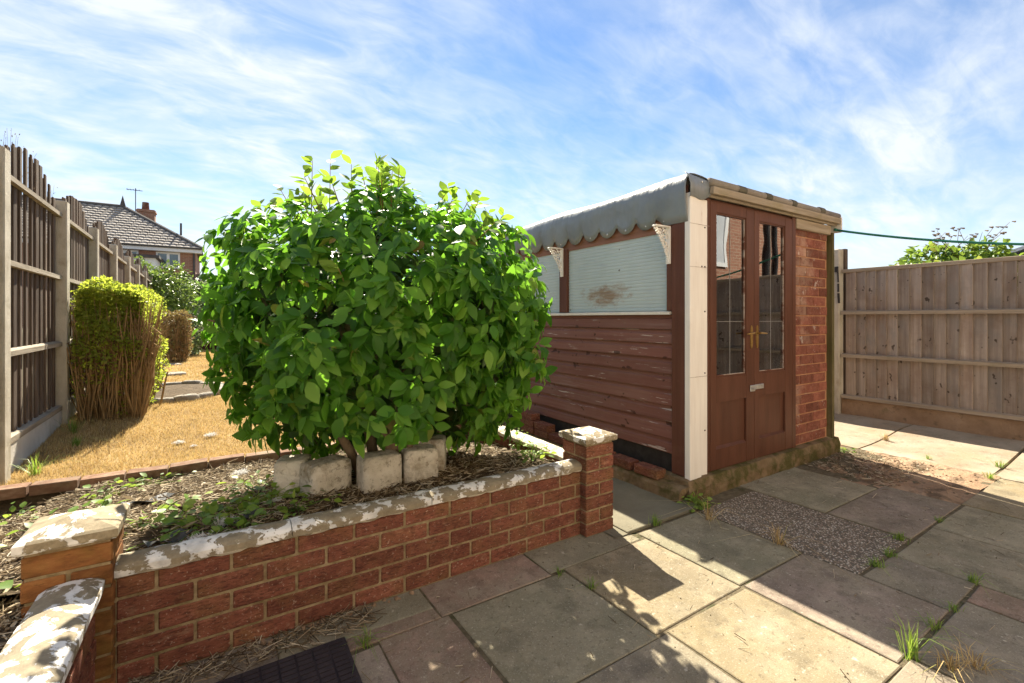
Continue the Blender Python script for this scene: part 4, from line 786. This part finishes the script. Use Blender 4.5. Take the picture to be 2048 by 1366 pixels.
# wiry sprigs above the climber
b=B()
for _ in range(16):
    p=Vector((7.5+random.uniform(-.2,.2),1.8+random.uniform(-.3,.3),2.02)); q=p+Vector((random.uniform(-.1,.1),random.uniform(-.2,.2),random.uniform(.15,.33))); b.tube([p,p.lerp(q,.5)+Vector((0,.03,0)),q],[.004,.003,.002],4,False)
    for k in range(3): r_=q+Vector((random.uniform(-.03,.03),random.uniform(-.05,.05),random.uniform(-.06,.02))); b.tube([r_,r_+Vector((random.uniform(-.02,.02),.03,.01))],[.010,.004],4)
tag(mk('climber_tendrils',b,MT['bark'],fix=False),'thin dark tendrils sticking up out of the climber on the right','tendrils')
# dry seed stalks beyond the left fence
def seed_stalks(u,v,z,n,h,w,label):
    b=B(); sd=[]
    for _ in range(n):
        p=Vector((u+random.uniform(-.05,.05),v+random.uniform(-w*.3,w*.3),z)); q=p+Vector((random.uniform(-.1,.1),random.uniform(-w,w),h*random.uniform(.45,1))); m=p.lerp(q,.5)+Vector((0,(q.y-p.y)*-.15,.04)); b.tube([p,m,q],[.0016,.0012,.0008],3,False)
        for k in range(6): f=random.uniform(.55,1); sd.append(tuple(p.lerp(q,f)+Vector((random.uniform(-.03,.03),random.uniform(-.035,.035),random.uniform(-.02,.03)))))
    t=thing('seed_stalks',(u,v,z),label,'dry plant','dry stalks behind the left fence'); mk('stalks',b,MT['stem'],t,False,'stuff',False)
    P=np.array(sd); n=len(P); joinleaves('seeds',[(simple_template(.22),P,unit(gauss(n,.5)+np.array((0,0,1))),gauss(n,1),rnd(n,.010,.020))],MT['seed'],t,smooth=False)
seed_stalks(-1.34,4.75,1.9,46,.80,.42,'wispy dry seed stalks above the nearest left fence panel')
seed_stalks(-1.36,5.9,1.9,16,.66,.20,'sparse dry seed stalks above the second left fence panel')
# ------------------------------------------------------------------ raised oval bed and stepping slabs on the lawn
ov=thing('oval_bed',(-.5,7.2,.29),'oval bed edged with grey stones on the lawn beside the hedge','flower bed')
for k in range(15):
    th=2*math.pi*k/15; u=-.48+.52*math.cos(th); v=7.2+.72*math.sin(th)
    o=rock('edging_stone',(u,v,ground_z(u,v)-.03),(.10+random.uniform(0,.02),.255,.10+random.uniform(-.015,.015)),'edgestone',ov,40+k,rough=.16,rot=math.atan2(.72*math.cos(th),-.52*math.sin(th))-math.pi/2,sq=5)
mk('bed_soil',B().add([(-.48+.5*math.cos(2*math.pi*k/24),7.2+.7*math.sin(2*math.pi*k/24),.335) for k in range(24)]+[(-.48,7.2,.36)],[(k,(k+1)%24,24) for k in range(24)]),MT['soil'],ov)
def stake(u,v,h,lx,label):
    z=ground_z(u,v); tag(mk('garden_cane',B().tube([(u,v,z-.05),(u+lx*.6,v,z+h*.6),(u+lx,v,z+h)],[.012,.010,.008],6).tube([(u+lx*.5,v,z+h*.5),(u+lx*.5-.07,v,z+h*.8)],[.007,.004],5),MT['stem']),label,'cane')
stake(-.55,6.35,.36,.07,'short forked stick poking up in front of the oval bed')
stake(-.78,6.1,.24,-.02,'stubby dead stem at the foot of the hedge')
for u,v,r,lb in ((-.72,9.6,.1,'grey stepping slab on the lawn beyond the oval bed'),(-.9,11.6,.3,'grey kerb slab at the foot of the brown hedge')):
    tag(rock('stepping_slab',(u,v,ground_z(u,v)-.02),(.5,.36,.05),'edgestone',None,int(v*10),rough=.05,rot=r,sq=8),lb,'slab')
# ------------------------------------------------------------------ far end: boards, fence, house
fw=thing('board_wall',(.5,16.75,.3),'low maroon board wall closing the far end of the lawn','wall')
for k in range(5): mk('board',B().cbox(-1.75,6.6,16.72,16.745,.29+k*.2,.29+k*.2+.193,.004),MT['maroon'],fw)
mk('capping',B().cbox(-1.75,6.6,16.70,16.78,1.292,1.325,.004),MT['whitepaint'],fw)
for u in (-1.7,.1,1.9,3.7,5.5): mk('post',B().cbox(u,u+.08,16.75,16.82,-.1,1.29,.004),MT['maroon'],fw)
ff=thing('grey_fence',(-.2,21.5,.85),'grey timber fence in front of the far brick house','fence'); fm=B().cbox(-.07,.07,-.01,.01,0,2.1,.003).mesh('board'); fixn(fm); fm.materials.append(MT['oldwood'])
for k in range(34): inst('board',fm,(-2.4+k*.143,21.5+.008*(k%2),.86+random.uniform(-.02,.02)),ff)
for z in (1.2,1.9,2.6): mk('rail',B().box(-2.5,2.5,21.46,21.488,z,z+.07),MT['oldwood'],ff)
hs_=thing('brick_house',(-5,33,.88),'far red brick house with pale tiled hipped roof, chimney and white windows','house')
EZ=4.9; RZ=7.35; U1=-.75; U0=-14.0; V0=29.35; V1=36.4; VM=(V0+V1)/2; HP=-4.45
mk('wall',B().box(U0,-1.05,29.7,36.05,.8,EZ),MT['farbrick'],hs_)
rb=B(); rb.v=[(U0,V0,EZ),(U1,V0,EZ),(U1,V1,EZ),(U0,V1,EZ),(U0,VM,RZ),(HP,VM,RZ)]; rb.f=[(0,1,5,4),(1,2,5),(2,3,4,5),(0,4,3),(3,2,1,0)]
roof=mk('roof',rb,MT['tiledark'],hs_)
tb_=B(); L=math.hypot(VM-V0,RZ-EZ); rows=15; sv=(VM-V0)/L; sz=(RZ-EZ)/L
for r in range(rows):
    s0=L*r/rows; s1=s0+L/rows*1.06; smid=(s0+s1)/2; umax=U1+(HP-U1)*(smid/L)
    u=umax-.06-(r%2)*.0
    while u>-11.5:
        a,c=u-.29,u-.012; 
        def pt(uu,s,h): return (uu,V0+s*sv-h*sz,EZ+s*sz+h*sv)
        tb_.add([pt(a,s0,.075),pt((a+c)/2,s0,.11),pt(c,s0,.075),pt(a,s1,.02),pt((a+c)/2,s1,.045),pt(c,s1,.02),pt(a,s0,.01),pt(c,s0,.01)],[(0,1,4,3),(1,2,5,4),(6,7,2,1,0),(6,0,3),(2,7,5)]); u-=.30
mk('tiles',tb_,MT['tile'],roof,kind='stuff')
mk('ridge',B().tube([(U0,VM,RZ+.03),(HP,VM,RZ+.03)],.13,8),MT['tiledark'],roof)
mk('hip',B().tube([(HP,VM,RZ+.03),(U1,V0,EZ+.03)],.12,8),MT['tiledark'],roof); mk('hip',B().tube([(HP,VM,RZ+.03),(U1,V1,EZ+.03)],.12,8),MT['tiledark'],roof)
mk('finial',B().prism([(HP-.15,RZ-.05),(HP+.15,RZ-.05),(HP,RZ+.65)],'y',VM-.15,VM-.05),MT['tiledark'],roof)
mk('fascia',B().box(U0,U1,V0-.03,V0-.003,EZ-.20,EZ+.03).box(U0,U1-.02,V0,29.70,EZ-.20,EZ-.17),MT['white_wall'],hs_)
mk('gutter',B().tube([(U0,V0-.09,EZ+.02),(U1+.05,V0-.09,EZ+.02)],.055,8),MT['tiledark'],hs_)
mk('downpipe',B().tube([(-1.12,29.64,.9),(-1.12,29.64,EZ-.2)],.045,8),MT['tiledark'],hs_)
ch=mk('chimney',B().box(-3.95,-3.15,33.7,34.4,5.2,7.55).box(-4.0,-3.1,33.65,34.45,7.4,7.5),MT['farbrick'],roof)
mk('chimney_pot',B().tube([(-3.6,34.05,7.5),(-3.6,34.05,8.0)],[.19,.16],10),MT['shedbrick'],roof)
an=B().tube([(-4.05,34.0,6.9),(-4.05,34.0,8.75)],.022,6).tube([(-4.45,33.9,8.62),(-3.75,34.1,8.66)],.018,5)
for k in range(5): an.tube([(-4.4+k*.13,33.75+.03*k,8.63+.008*k),(-4.4+k*.13,34.15,8.63+.008*k)],.012,4)
mk('aerial',an,MT['black'],roof); mk('vent_pipe',B().tube([(-1.75,30.9,5.8),(-1.75,30.9,6.45)],.05,8),MT['tiledark'],roof)
def win(u0,u1,z0,z1,v=29.7,split=.5):
    w=mk('window',B().box(u0,u1,v-.05,v-.003,z0,z0+.09).box(u0,u1,v-.05,v-.003,z1-.09,z1).box(u0,u0+.08,v-.05,v-.003,z0+.09,z1-.09).box(u1-.08,u1,v-.05,v-.003,z0+.09,z1-.09).box(u0+(u1-u0)*split-.06,u0+(u1-u0)*split+.06,v-.05,v-.003,z0+.09,z1-.09),MT['white_wall'],hs_)
    um=u0+(u1-u0)*split; mk('pane',B().box(u0+.08,um-.06,v-.03,v-.004,z0+.09,z1-.09),MT['farglass'],w); mk('pane',B().box(um+.06,u1-.08,v-.03,v-.004,z0+.09,z1-.09),MT['farglass'],w)
win(-2.72,-1.72,3.85,4.68); win(-4.4,-3.42,3.9,4.68,split=.45); win(-2.4,-1.5,1.6,2.8)
ext=mk('extension',B().box(-4.2,-2.55,27.6,29.69,.8,4.12),MT['white_wall'],hs_); mk('flat_roof',B().box(-4.35,-2.4,27.45,29.685,4.123,4.26),MT['tiledark'],ext)
# ------------------------------------------------------------------ neighbour on the right (seen over the fence and in the door glass)
nh=thing('neighbour_house',(12,-5,0),'red brick neighbour house mirrored in the shed door glass','house')
mk('wall',B().box(7.6,17,-9,-2.6,-.1,5.4),MT['farbrick'],nh)
mk('roof',B().add([(7.3,-9.3,5.4),(17.3,-9.3,5.4),(17.3,-2.3,5.4),(7.3,-2.3,5.4),(9,-5.8,8),(15.5,-5.8,8)],[(0,1,5,4),(1,2,5),(2,3,4,5),(3,0,4),(3,2,1,0)]),MT['tiledark'],nh)
for u0,u1,z0,z1 in ((9.3,10.5,2.5,4.3),(8.0,9.0,.9,2.2),(14.3,15.4,3.2,4.4)):
    w=mk('window',B().box(u0,u1,-2.597,-2.55,z0,z0+.1).box(u0,u1,-2.597,-2.55,z1-.1,z1).box(u0,u0+.1,-2.597,-2.55,z0+.1,z1-.1).box(u1-.1,u1,-2.597,-2.55,z0+.1,z1-.1).box((u0+u1)/2-.05,(u0+u1)/2+.05,-2.597,-2.55,z0+.1,z1-.1),MT['white_wall'],nh)
    mk('pane',B().box(u0+.1,(u0+u1)/2-.05,-2.59,-2.57,z0+.1,z1-.1),MT['brightpane'],w); mk('pane',B().box((u0+u1)/2+.05,u1-.1,-2.59,-2.57,z0+.1,z1-.1),MT['brightpane'],w)
for u in (12.25,12.6): mk('downpipe',B().tube([(u,-2.53,0),(u,-2.53,5.3)],.055,8),MT['black'],nh)
oh=thing('own_house',(0,-5,0),'brick back wall of the house that the patio belongs to, behind the viewer','house')  # unseen; added so its sunlit wall lights the shaded faces
mk('wall',B().box(-8,6.3,-9,-2.6,-.1,5.4),MT['buffbrick'],oh)
mk('roof',B().add([(-8.3,-9.3,5.4),(6.5,-9.3,5.4),(6.5,-2.3,5.4),(-8.3,-2.3,5.4),(-6,-5.8,8),(4.5,-5.8,8)],[(0,1,5,4),(1,2,5),(2,3,4,5),(3,0,4),(3,2,1,0)]),MT['tiledark'],oh)
for u0,u1,z0,z1 in ((-.4,1.6,.1,2.2),(3.2,4.8,.95,2.2),(-5,-3,.95,2.2),(-.2,1.4,3,4.3),(3.2,4.6,3,4.3),(-4.6,-3,3,4.3)):
    w=mk('window',B().box(u0,u1,-2.597,-2.55,z0,z0+.1).box(u0,u1,-2.597,-2.55,z1-.1,z1).box(u0,u0+.1,-2.597,-2.55,z0+.1,z1-.1).box(u1-.1,u1,-2.597,-2.55,z0+.1,z1-.1).box((u0+u1)/2-.05,(u0+u1)/2+.05,-2.597,-2.55,z0+.1,z1-.1),MT['white_wall'],oh)
    mk('pane',B().box(u0+.1,(u0+u1)/2-.05,-2.59,-2.57,z0+.1,z1-.1),MT['housepane'],w); mk('pane',B().box((u0+u1)/2+.05,u1-.1,-2.59,-2.57,z0+.1,z1-.1),MT['housepane'],w)
co=thing('conservatory',(15.2,.3,0),'grey glazed conservatory roof peeping over the right fence','conservatory')
mk('frame',B().box(13.5,16.9,-2.5,2.75,2.32,2.42).box(13.5,16.9,2.65,2.74,-.1,2.319).box(13.5,13.59,-2.5,2.64,-.1,2.319),MT['white_wall'],co)
mk('gutter',B().cbox(13.38,17.0,2.751,2.86,2.33,2.50,.01).cbox(13.38,13.498,-2.5,2.75,2.33,2.50,.01),MT['tiledark'],co)
for u0 in (13.5,14.35,15.2,16.05):
    b=B(); b.v=[(u0+.02,2.75,2.43),(u0+.83,2.75,2.43),(u0+.83,-2.5,4.4),(u0+.02,-2.5,4.4),(u0+.02,2.75,2.46),(u0+.83,2.75,2.46),(u0+.83,-2.5,4.43),(u0+.02,-2.5,4.43)]; b.f=[(0,3,2,1),(4,5,6,7),(0,1,5,4),(1,2,6,5),(2,3,7,6),(3,0,4,7)]
    mk('roof_pane',b,MT['poly2'] if 'poly2' in MT else MT['farglass'],co); mk('glazing_bar',B().bar((u0,2.76,2.47),(u0,-2.5,4.44),.045,.06),MT['zinc'],co)
# ------------------------------------------------------------------ dry grass, litter, weeds
def blades(name,n,ufun,hmin,hmax,w,mat,parent=None,lean=.5):
    uv=ufun(n); n=len(uv); z=np.array([ground_z(a,c) for a,c in uv]); P=np.column_stack([uv,z-.004]); th=rnd(n,0,6.283); d=np.stack([np.cos(th),np.sin(th),np.zeros(n)],1); h=rnd(n,hmin,hmax)
    ln=rng.normal(0,lean,n)[:,None]; t2=rnd(n,0,6.283); tip=P+np.column_stack([np.cos(t2),np.sin(t2),np.zeros(n)])*ln*h[:,None]+np.column_stack([np.zeros((n,2)),h]); ww=(w*rnd(n,.6,1.4))[:,None]
    V=np.stack([P-d*ww,P+d*ww,tip],1).reshape(-1,3); return npmesh(name,V,np.arange(3*n).reshape(-1,3),MT[mat],np.clip((.5+.28*np.sin(uv[:,0]*5.1+1.7*np.sin(uv[:,1]*2.7))*np.sin(uv[:,1]*3.7+uv[:,0]*2)+rng.normal(0,.26,n)),0,.999),parent,'stuff')
def lawn_uv(v0,v1,u0=-1.2,u1=1.76): return lambda n: np.column_stack([rnd(n,u0,u1),v0+(v1-v0)*rng.random(n)])
lb=blades('dry_grass',70000,lawn_uv(3.99,6.6),.012,.042,.0022,'straw'); tag(lb,'short straw-coloured parched grass covering the lawn','grass')
lb2=blades('far_dry_grass',42000,lawn_uv(6.6,16.6),.02,.05,.0045,'straw'); tag(lb2,'parched grass over the far part of the lawn','grass')
def litter(name,n,us,vs,lmin,lmax,r,mat,label,zf=ground_z):
    u=rnd(n,*us); v=rnd(n,*vs); z=np.array([zf(a,c) for a,c in zip(u,v)]); th=rnd(n,0,6.283); L=rnd(n,lmin,lmax)**1.0; d=np.column_stack([np.cos(th),np.sin(th),rng.normal(0,.22,n)]); d=unit(d); s=unit(np.cross(d,np.array((0,0,1.0)))); up=np.cross(s,d)
    P=np.column_stack([u,v,z+.003+np.abs(rng.normal(0,.006,n))]); rr=(r*rnd(n,.5,1.6))[:,None]; ends=[P-d*L[:,None]/2,P+d*L[:,None]/2+gauss(n,.006)]
    V=np.stack([e+o for e in ends for o in (-s*rr,s*rr,up*rr*1.5)],1).reshape(-1,3); T=np.array([(0,1,4),(0,4,3),(1,2,5),(1,5,4),(2,0,3),(2,3,5)]); TT=(T[None]+(np.arange(n)*6)[:,None,None]).reshape(-1,3)
    return tag(npmesh(name,V,TT,MT[mat],np.repeat(rng.random(n)*.999,6),None,'stuff'),label,'litter')
litter('twig_litter',15000,(-1.2,1.76),(2.16,3.87),.02,.085,.0019,'litter','dry twigs and straw strewn over the planting bed')
litter('side_litter',5200,(-1.5,-.49),(.6,2.15),.02,.09,.002,'litter','dry twigs and dead stalks on the ground left of the low wall',lambda u,v:ground_z(u,2.2)-.02)
def flat_leaves(name,n,us,vs,size,mat,label,zf=ground_z,cat='litter'):
    u=rnd(n,*us); v=rnd(n,*vs); P=np.column_stack([u,v,[zf(a,c)+.008 for a,c in zip(u,v)]]); A=gauss(n,1); A[:,2]*=.25; Nf=np.array((0,0,1.0))+gauss(n,.35)
    Vs,T,k=place(leaf_template(.26,.4,.3),P,unit(A),unit(Nf),size*rnd(n,.5,1.2)); return tag(npmesh(name,Vs,T,MT[mat],np.repeat(rng.random(n)*.999,k),None,'stuff'),label,cat)
flat_leaves('dead_leaves',1300,(-1.2,1.76),(2.16,3.87),.05,'litter','curled brown dead leaves scattered over the planting bed')
flat_leaves('side_dead_leaves',420,(-1.5,-.49),(.6,2.15),.05,'litter','dead leaves scattered left of the low wall',lambda u,v:ground_z(u,2.2)-.02)
def weed_clump(u,v,z,n,sp,h,leaf,label,mat='weed',group=None,name='weed'):
    t=thing(name,(u,v,z),label,'weed',group); P=np.column_stack([u+rng.normal(0,sp,n),v+rng.normal(0,sp,n),z+rnd(n,.2,1)*h]); A=np.column_stack([P[:,0]-u,P[:,1]-v,rnd(n,0,.03)])+gauss(n,.02)
    joinleaves('leaves',[(leaf_template(.36,.15,.2),P,unit(A),unit(np.array((0,0,1.0))+gauss(n,.4)),leaf*rnd(n,.6,1.3))],MT[mat],t,kind='stuff'); b=B()
    for i in range(0,n,2): b.tube([(u,v,z-.005),((u+P[i,0])/2,(v+P[i,1])/2,z+h*.5),tuple(P[i])],[.0018,.0014,.001],4,False)
    mk('stalks',b,MT['weed'],t,False,'stuff',False)
def tuft(u,v,z,n,h,sp,label,mat='weed',group='grass tufts in the paving joints'):
    th=rnd(n,0,6.283); P=np.column_stack([u+rng.normal(0,.012,n),v+rng.normal(0,.012,n),np.full(n,z-.004)]); d=np.stack([np.cos(th),np.sin(th),np.zeros(n)],1); H=h*rnd(n,.45,1.1); s=np.abs(rng.normal(0,sp,n))[:,None]; side=np.stack([-np.sin(th),np.cos(th),np.zeros(n)],1)*.0016
    m1=P+d*s*H[:,None]*.35+np.column_stack([np.zeros((n,2)),H*.6]); m2=P+d*s*H[:,None]+np.column_stack([np.zeros((n,2)),H*np.maximum(.2,1-.35*s[:,0])])
    V=np.stack([P-side,P+side,m1-side*.8,m1+side*.8,m2],1).reshape(-1,3); T=np.array([(0,1,3),(0,3,2),(2,3,4)]); TT=(T[None]+(np.arange(n)*5)[:,None,None]).reshape(-1,3)
    return tag(npmesh('grass_tuft',V,TT,MT[mat],np.repeat(rng.random(n),3),None),label,'grass tuft',group)
tuft(2.15,.64,0,46,.17,.5,'tall green grass tuft in the sunlit joint at the lower right'); tuft(2.20,.55,0,40,.10,1.4,'pale straw tuft lying flat beside the tall green grass','straw')
tuft(2.28,.50,0,36,.10,1.5,'dry straw grass along the joint at the bottom right edge','straw')
tuft(3.25,1.02,0,60,.055,.9,'bright green tuft at the corner of the pebble slab'); tuft(2.98,.975,0,40,.05,1.0,'small tuft below the corner of the pebble slab'); tuft(2.80,.97,0,50,.055,1.1,'low tuft along the lower edge of the pebble slab')
tuft(3.02,.665,0,34,.07,1.3,'spreading tuft where four slabs meet on the right'); tuft(2.66,.65,0,24,.05,1.0,'small green tuft in the right-hand slab joint'); tuft(2.44,.648,0,34,.06,1.4,'dark flat tuft in the right-hand slab joint')
tuft(3.75,.98,0,26,.045,1,'tiny tuft in the joint beyond the pebble slab'); tuft(5.05,1.02,.01,44,.07,1.1,'yellowish tuft in the sunlit concrete joint near the right edge'); tuft(5.5,1.05,.01,44,.08,1.1,'larger yellowish tuft by the concrete joint near the right edge')
tuft(5.7,1.9,.02,50,.10,1.2,'pale tuft in the crack of the sunlit concrete by the shed','straw'); tuft(5.3,1.45,.01,26,.05,1.1,'small tuft on the sunlit rough concrete')
tuft(2.22,1.875,.01,50,.075,.9,'dark green tuft at the end of the garden path'); tuft(2.62,1.36,0,46,.13,1.5,'pale dead grass lying across the pebble slab edge','straw'); tuft(2.56,1.75,0,40,.15,1.1,'thin bleached grass stalks near the top of the pebble slab','straw')
tuft(1.40,1.77,0,20,.05,.9,'tiny green tuft in the joint in front of the planter wall'); tuft(1.46,1.60,0,22,.06,1.2,'small dark tuft in the shaded joint below the planter wall'); tuft(.47,1.79,0,34,.07,1.2,'grey-green tuft at the corner of the rubber mat')
weed_clump(2.70,1.955,0,34,.03,.05,.032,'small leafy weed against the shed plinth corner',group='leafy weeds at the paving edges'); weed_clump(2.66,1.87,0,40,.035,.05,.034,'leafy weed at the end of the garden path',group='leafy weeds at the paving edges'); weed_clump(4.93,2.0,.0,46,.05,.035,.03,'low weed at the right foot of the shed plinth',group='leafy weeds at the paving edges')
WP=[(-.05,2.42,60,.09,.07,.045,'green weed patch left of the stone blocks'),(.16,2.55,90,.11,.08,.045,'largest green weed patch in the bed, beside the leftmost stone block'),(-.28,2.50,16,.05,.06,.060,'pale round-leaved weed behind the near pier'),(.08,2.25,36,.07,.05,.04,'low weeds just behind the white coping'),
    (-.16,2.78,14,.05,.05,.05,'single pale weed in the middle of the bed'),(-.55,3.55,24,.06,.06,.045,'weed growing against the lawn edging bricks'),(-.85,2.55,18,.07,.05,.045,'weed left of the near pier cap'),(.20,3.02,40,.10,.06,.045,'weed patch under the left side of the bush'),(1.66,2.36,60,.05,.10,.032,'pale weed in the corner by the far pier'),(1.72,2.62,26,.04,.16,.028,'spindly pale weed on the planter side wall'),(-.5,3.0,14,.05,.04,.05,'weed between the pier and the lawn edging'),(-.62,2.15,12,.04,.05,.06,'leaf sprout beside the near pier'),(-.35,3.75,26,.09,.05,.04,'weeds along the middle of the lawn edging bricks'),(-.95,3.6,30,.08,.06,.04,'weeds at the left end of the lawn edging bricks'),(.30,2.32,40,.08,.05,.035,'low weeds between the coping and the second block'),(-.62,2.75,22,.08,.05,.045,'weed patch behind the left side of the near pier')]
for u,v,n,sp,h,lf,lbl in WP: weed_clump(u,v,ground_z(u,max(v,2.2)),n,sp,h,lf,lbl,group='weeds in the planting bed')
def lw(u,v,n,h,label): 
    z=ground_z(u,v); tuft(u,v,z,n,h,1.0,label,'weed','weeds on the lawn')
lw(-1.02,4.25,60,.16,'green grassy weeds at the foot of the white gravel board'); lw(-.95,4.9,70,.10,'weed patch on the lawn near the second post'); lw(-1.05,5.35,50,.2,'tall weeds beside the second post')
def feather(u,v,z,r,label):
    n=420; d=unit(gauss(n,1)); d[:,2]=np.abs(d[:,2])*.7; d=unit(d); P=np.tile((u,v,z),(n,1))+np.clip(gauss(n,r*.42),-r*.8,r*.8)*np.array((1,1,.35)); P[:,2]=z+np.abs(P[:,2]-z)
    V,T,k=place(simple_template(.07,.1),P,d,gauss(n,1),r*rnd(n,.15,.55)); tag(npmesh('feather_tuft',V,T,MT['feather'],np.repeat(rng.random(n),k)),label,'feathers','white feather tufts')
for u,v,r,lbl in ((-.28,4.62,.045,'white feather tuft on the lawn, left of the pair'),(-.06,4.72,.05,'white feather tuft on the lawn, nearest the bush'),(-.17,4.48,.025,'tiny white feather tuft on the lawn'),(.02,2.37,.05,'white feather tuft in the bed near the coping'),(-.06,2.20,.06,'white fluff against the back of the white coping'),(.24,2.50,.03,'round white fluff beside the leftmost stone block'),(.12,3.55,.05,'white fluff by the lawn edging left of the bush')):
    feather(u,v,ground_z(u,v)+.01,r,lbl)
# scraps of black sheeting in the bed
def scrap(u,v,a,w,l,label):
    b=B(); n=7
    for i in range(n):
        for k in (0,1):
            x=(i/(n-1)-.5)*l; y=(k-.5)*w*(1-.5*abs(i/(n-1)-.5)); X=u+x*math.cos(a)-y*math.sin(a); Y=v+x*math.sin(a)+y*math.cos(a); b.v.append((X,Y,ground_z(X,Y)+.018+.016*math.sin(i*1.3+k*1.7)))
    b.f=[(2*i,2*i+1,2*i+3,2*i+2) for i in range(n-1)]; o=mk('plastic_scrap',b,MT['plastic'],fix=False); q=o.modifiers.new('thickness','SOLIDIFY'); q.thickness=.003; tag(o,label,'plastic scrap','scraps of black sheeting')
scrap(-.30,3.08,.6,.08,.28,'torn strip of dark sheeting in the middle of the bed'); scrap(-.17,2.30,.5,.06,.16,'scrap of black sheeting behind the coping near the pier'); scrap(.10,2.33,.9,.05,.13,'crumpled black scrap beside the weeds behind the coping')
# ------------------------------------------------------------------ rubber mat
mt=thing('rubber_mat',(.11,1.58,0),'dark rubber mat with rows of raised pads on the patio at the bottom edge','mat')
mk('base',B().cbox(-.22,.412,1.20,1.862,.004,.013,.002),MT['rubber'],mt); b=B()
for i in range(11):
    for j in range(26): b.box(-.21+i*.056,-.21+i*.056+.048,1.206+j*.025,1.206+j*.025+.019,.0125,.018)
mk('pads',b,MT['rubber'],mt,kind='stuff')
# rubble and litter at the wall foot and on the broken concrete
def crumbs(name,n,us,vs,smin,smax,mat,label,zf):
    b=B()
    for _ in range(n):
        u=random.uniform(*us); v=random.uniform(*vs); s=random.uniform(smin,smax); z=zf(u,v); b.tube([(u,v,z-.002),(u+random.uniform(-s,s)*.3,v+random.uniform(-s,s)*.3,z+s*.7)],[s,s*.6],5)
    tag(mk(name,b,MT[mat],kind='stuff',fix=False),label,'debris')
crumbs('wall_rubble',40,(-.2,.75),(1.985,2.03),.004,.014,'rough','crumbs of mortar along the foot of the planter wall',lambda u,v:0)
crumbs('concrete_crumbs',130,(4.25,5.15),(1.05,1.95),.004,.013,'rough','crumbs and small stones on the broken concrete beside the shed',lambda u,v:rough_z(u,v))
crumbs('patio_grit',160,(.5,4.2),(.5,1.95),.0015,.004,'dirt','grit scattered over the paving slabs',lambda u,v:.001)
litter('patio_straw',260,(.0,4.6),(.5,1.98),.01,.06,.0011,'litter','bits of straw lying on the paving',lambda u,v:.001)
litter('wall_foot_straw',420,(-.25,.55),(1.88,2.03),.02,.12,.0012,'litter','dead grass stalks along the foot of the planter wall',lambda u,v:.004)
litter('shed_litter',900,(4.2,5.1),(1.35,1.98),.01,.05,.0018,'litter','dark dead leaves and twigs swept up beside the shed',rough_z)
# ------------------------------------------------------------------ fallen petals by the planter side wall
flat_leaves('fallen_petals',60,(1.2,1.76),(2.3,3.2),.035,'petal' if 'petal' in MT else 'litter','fallen brown petals in the sunlit corner of the bed')
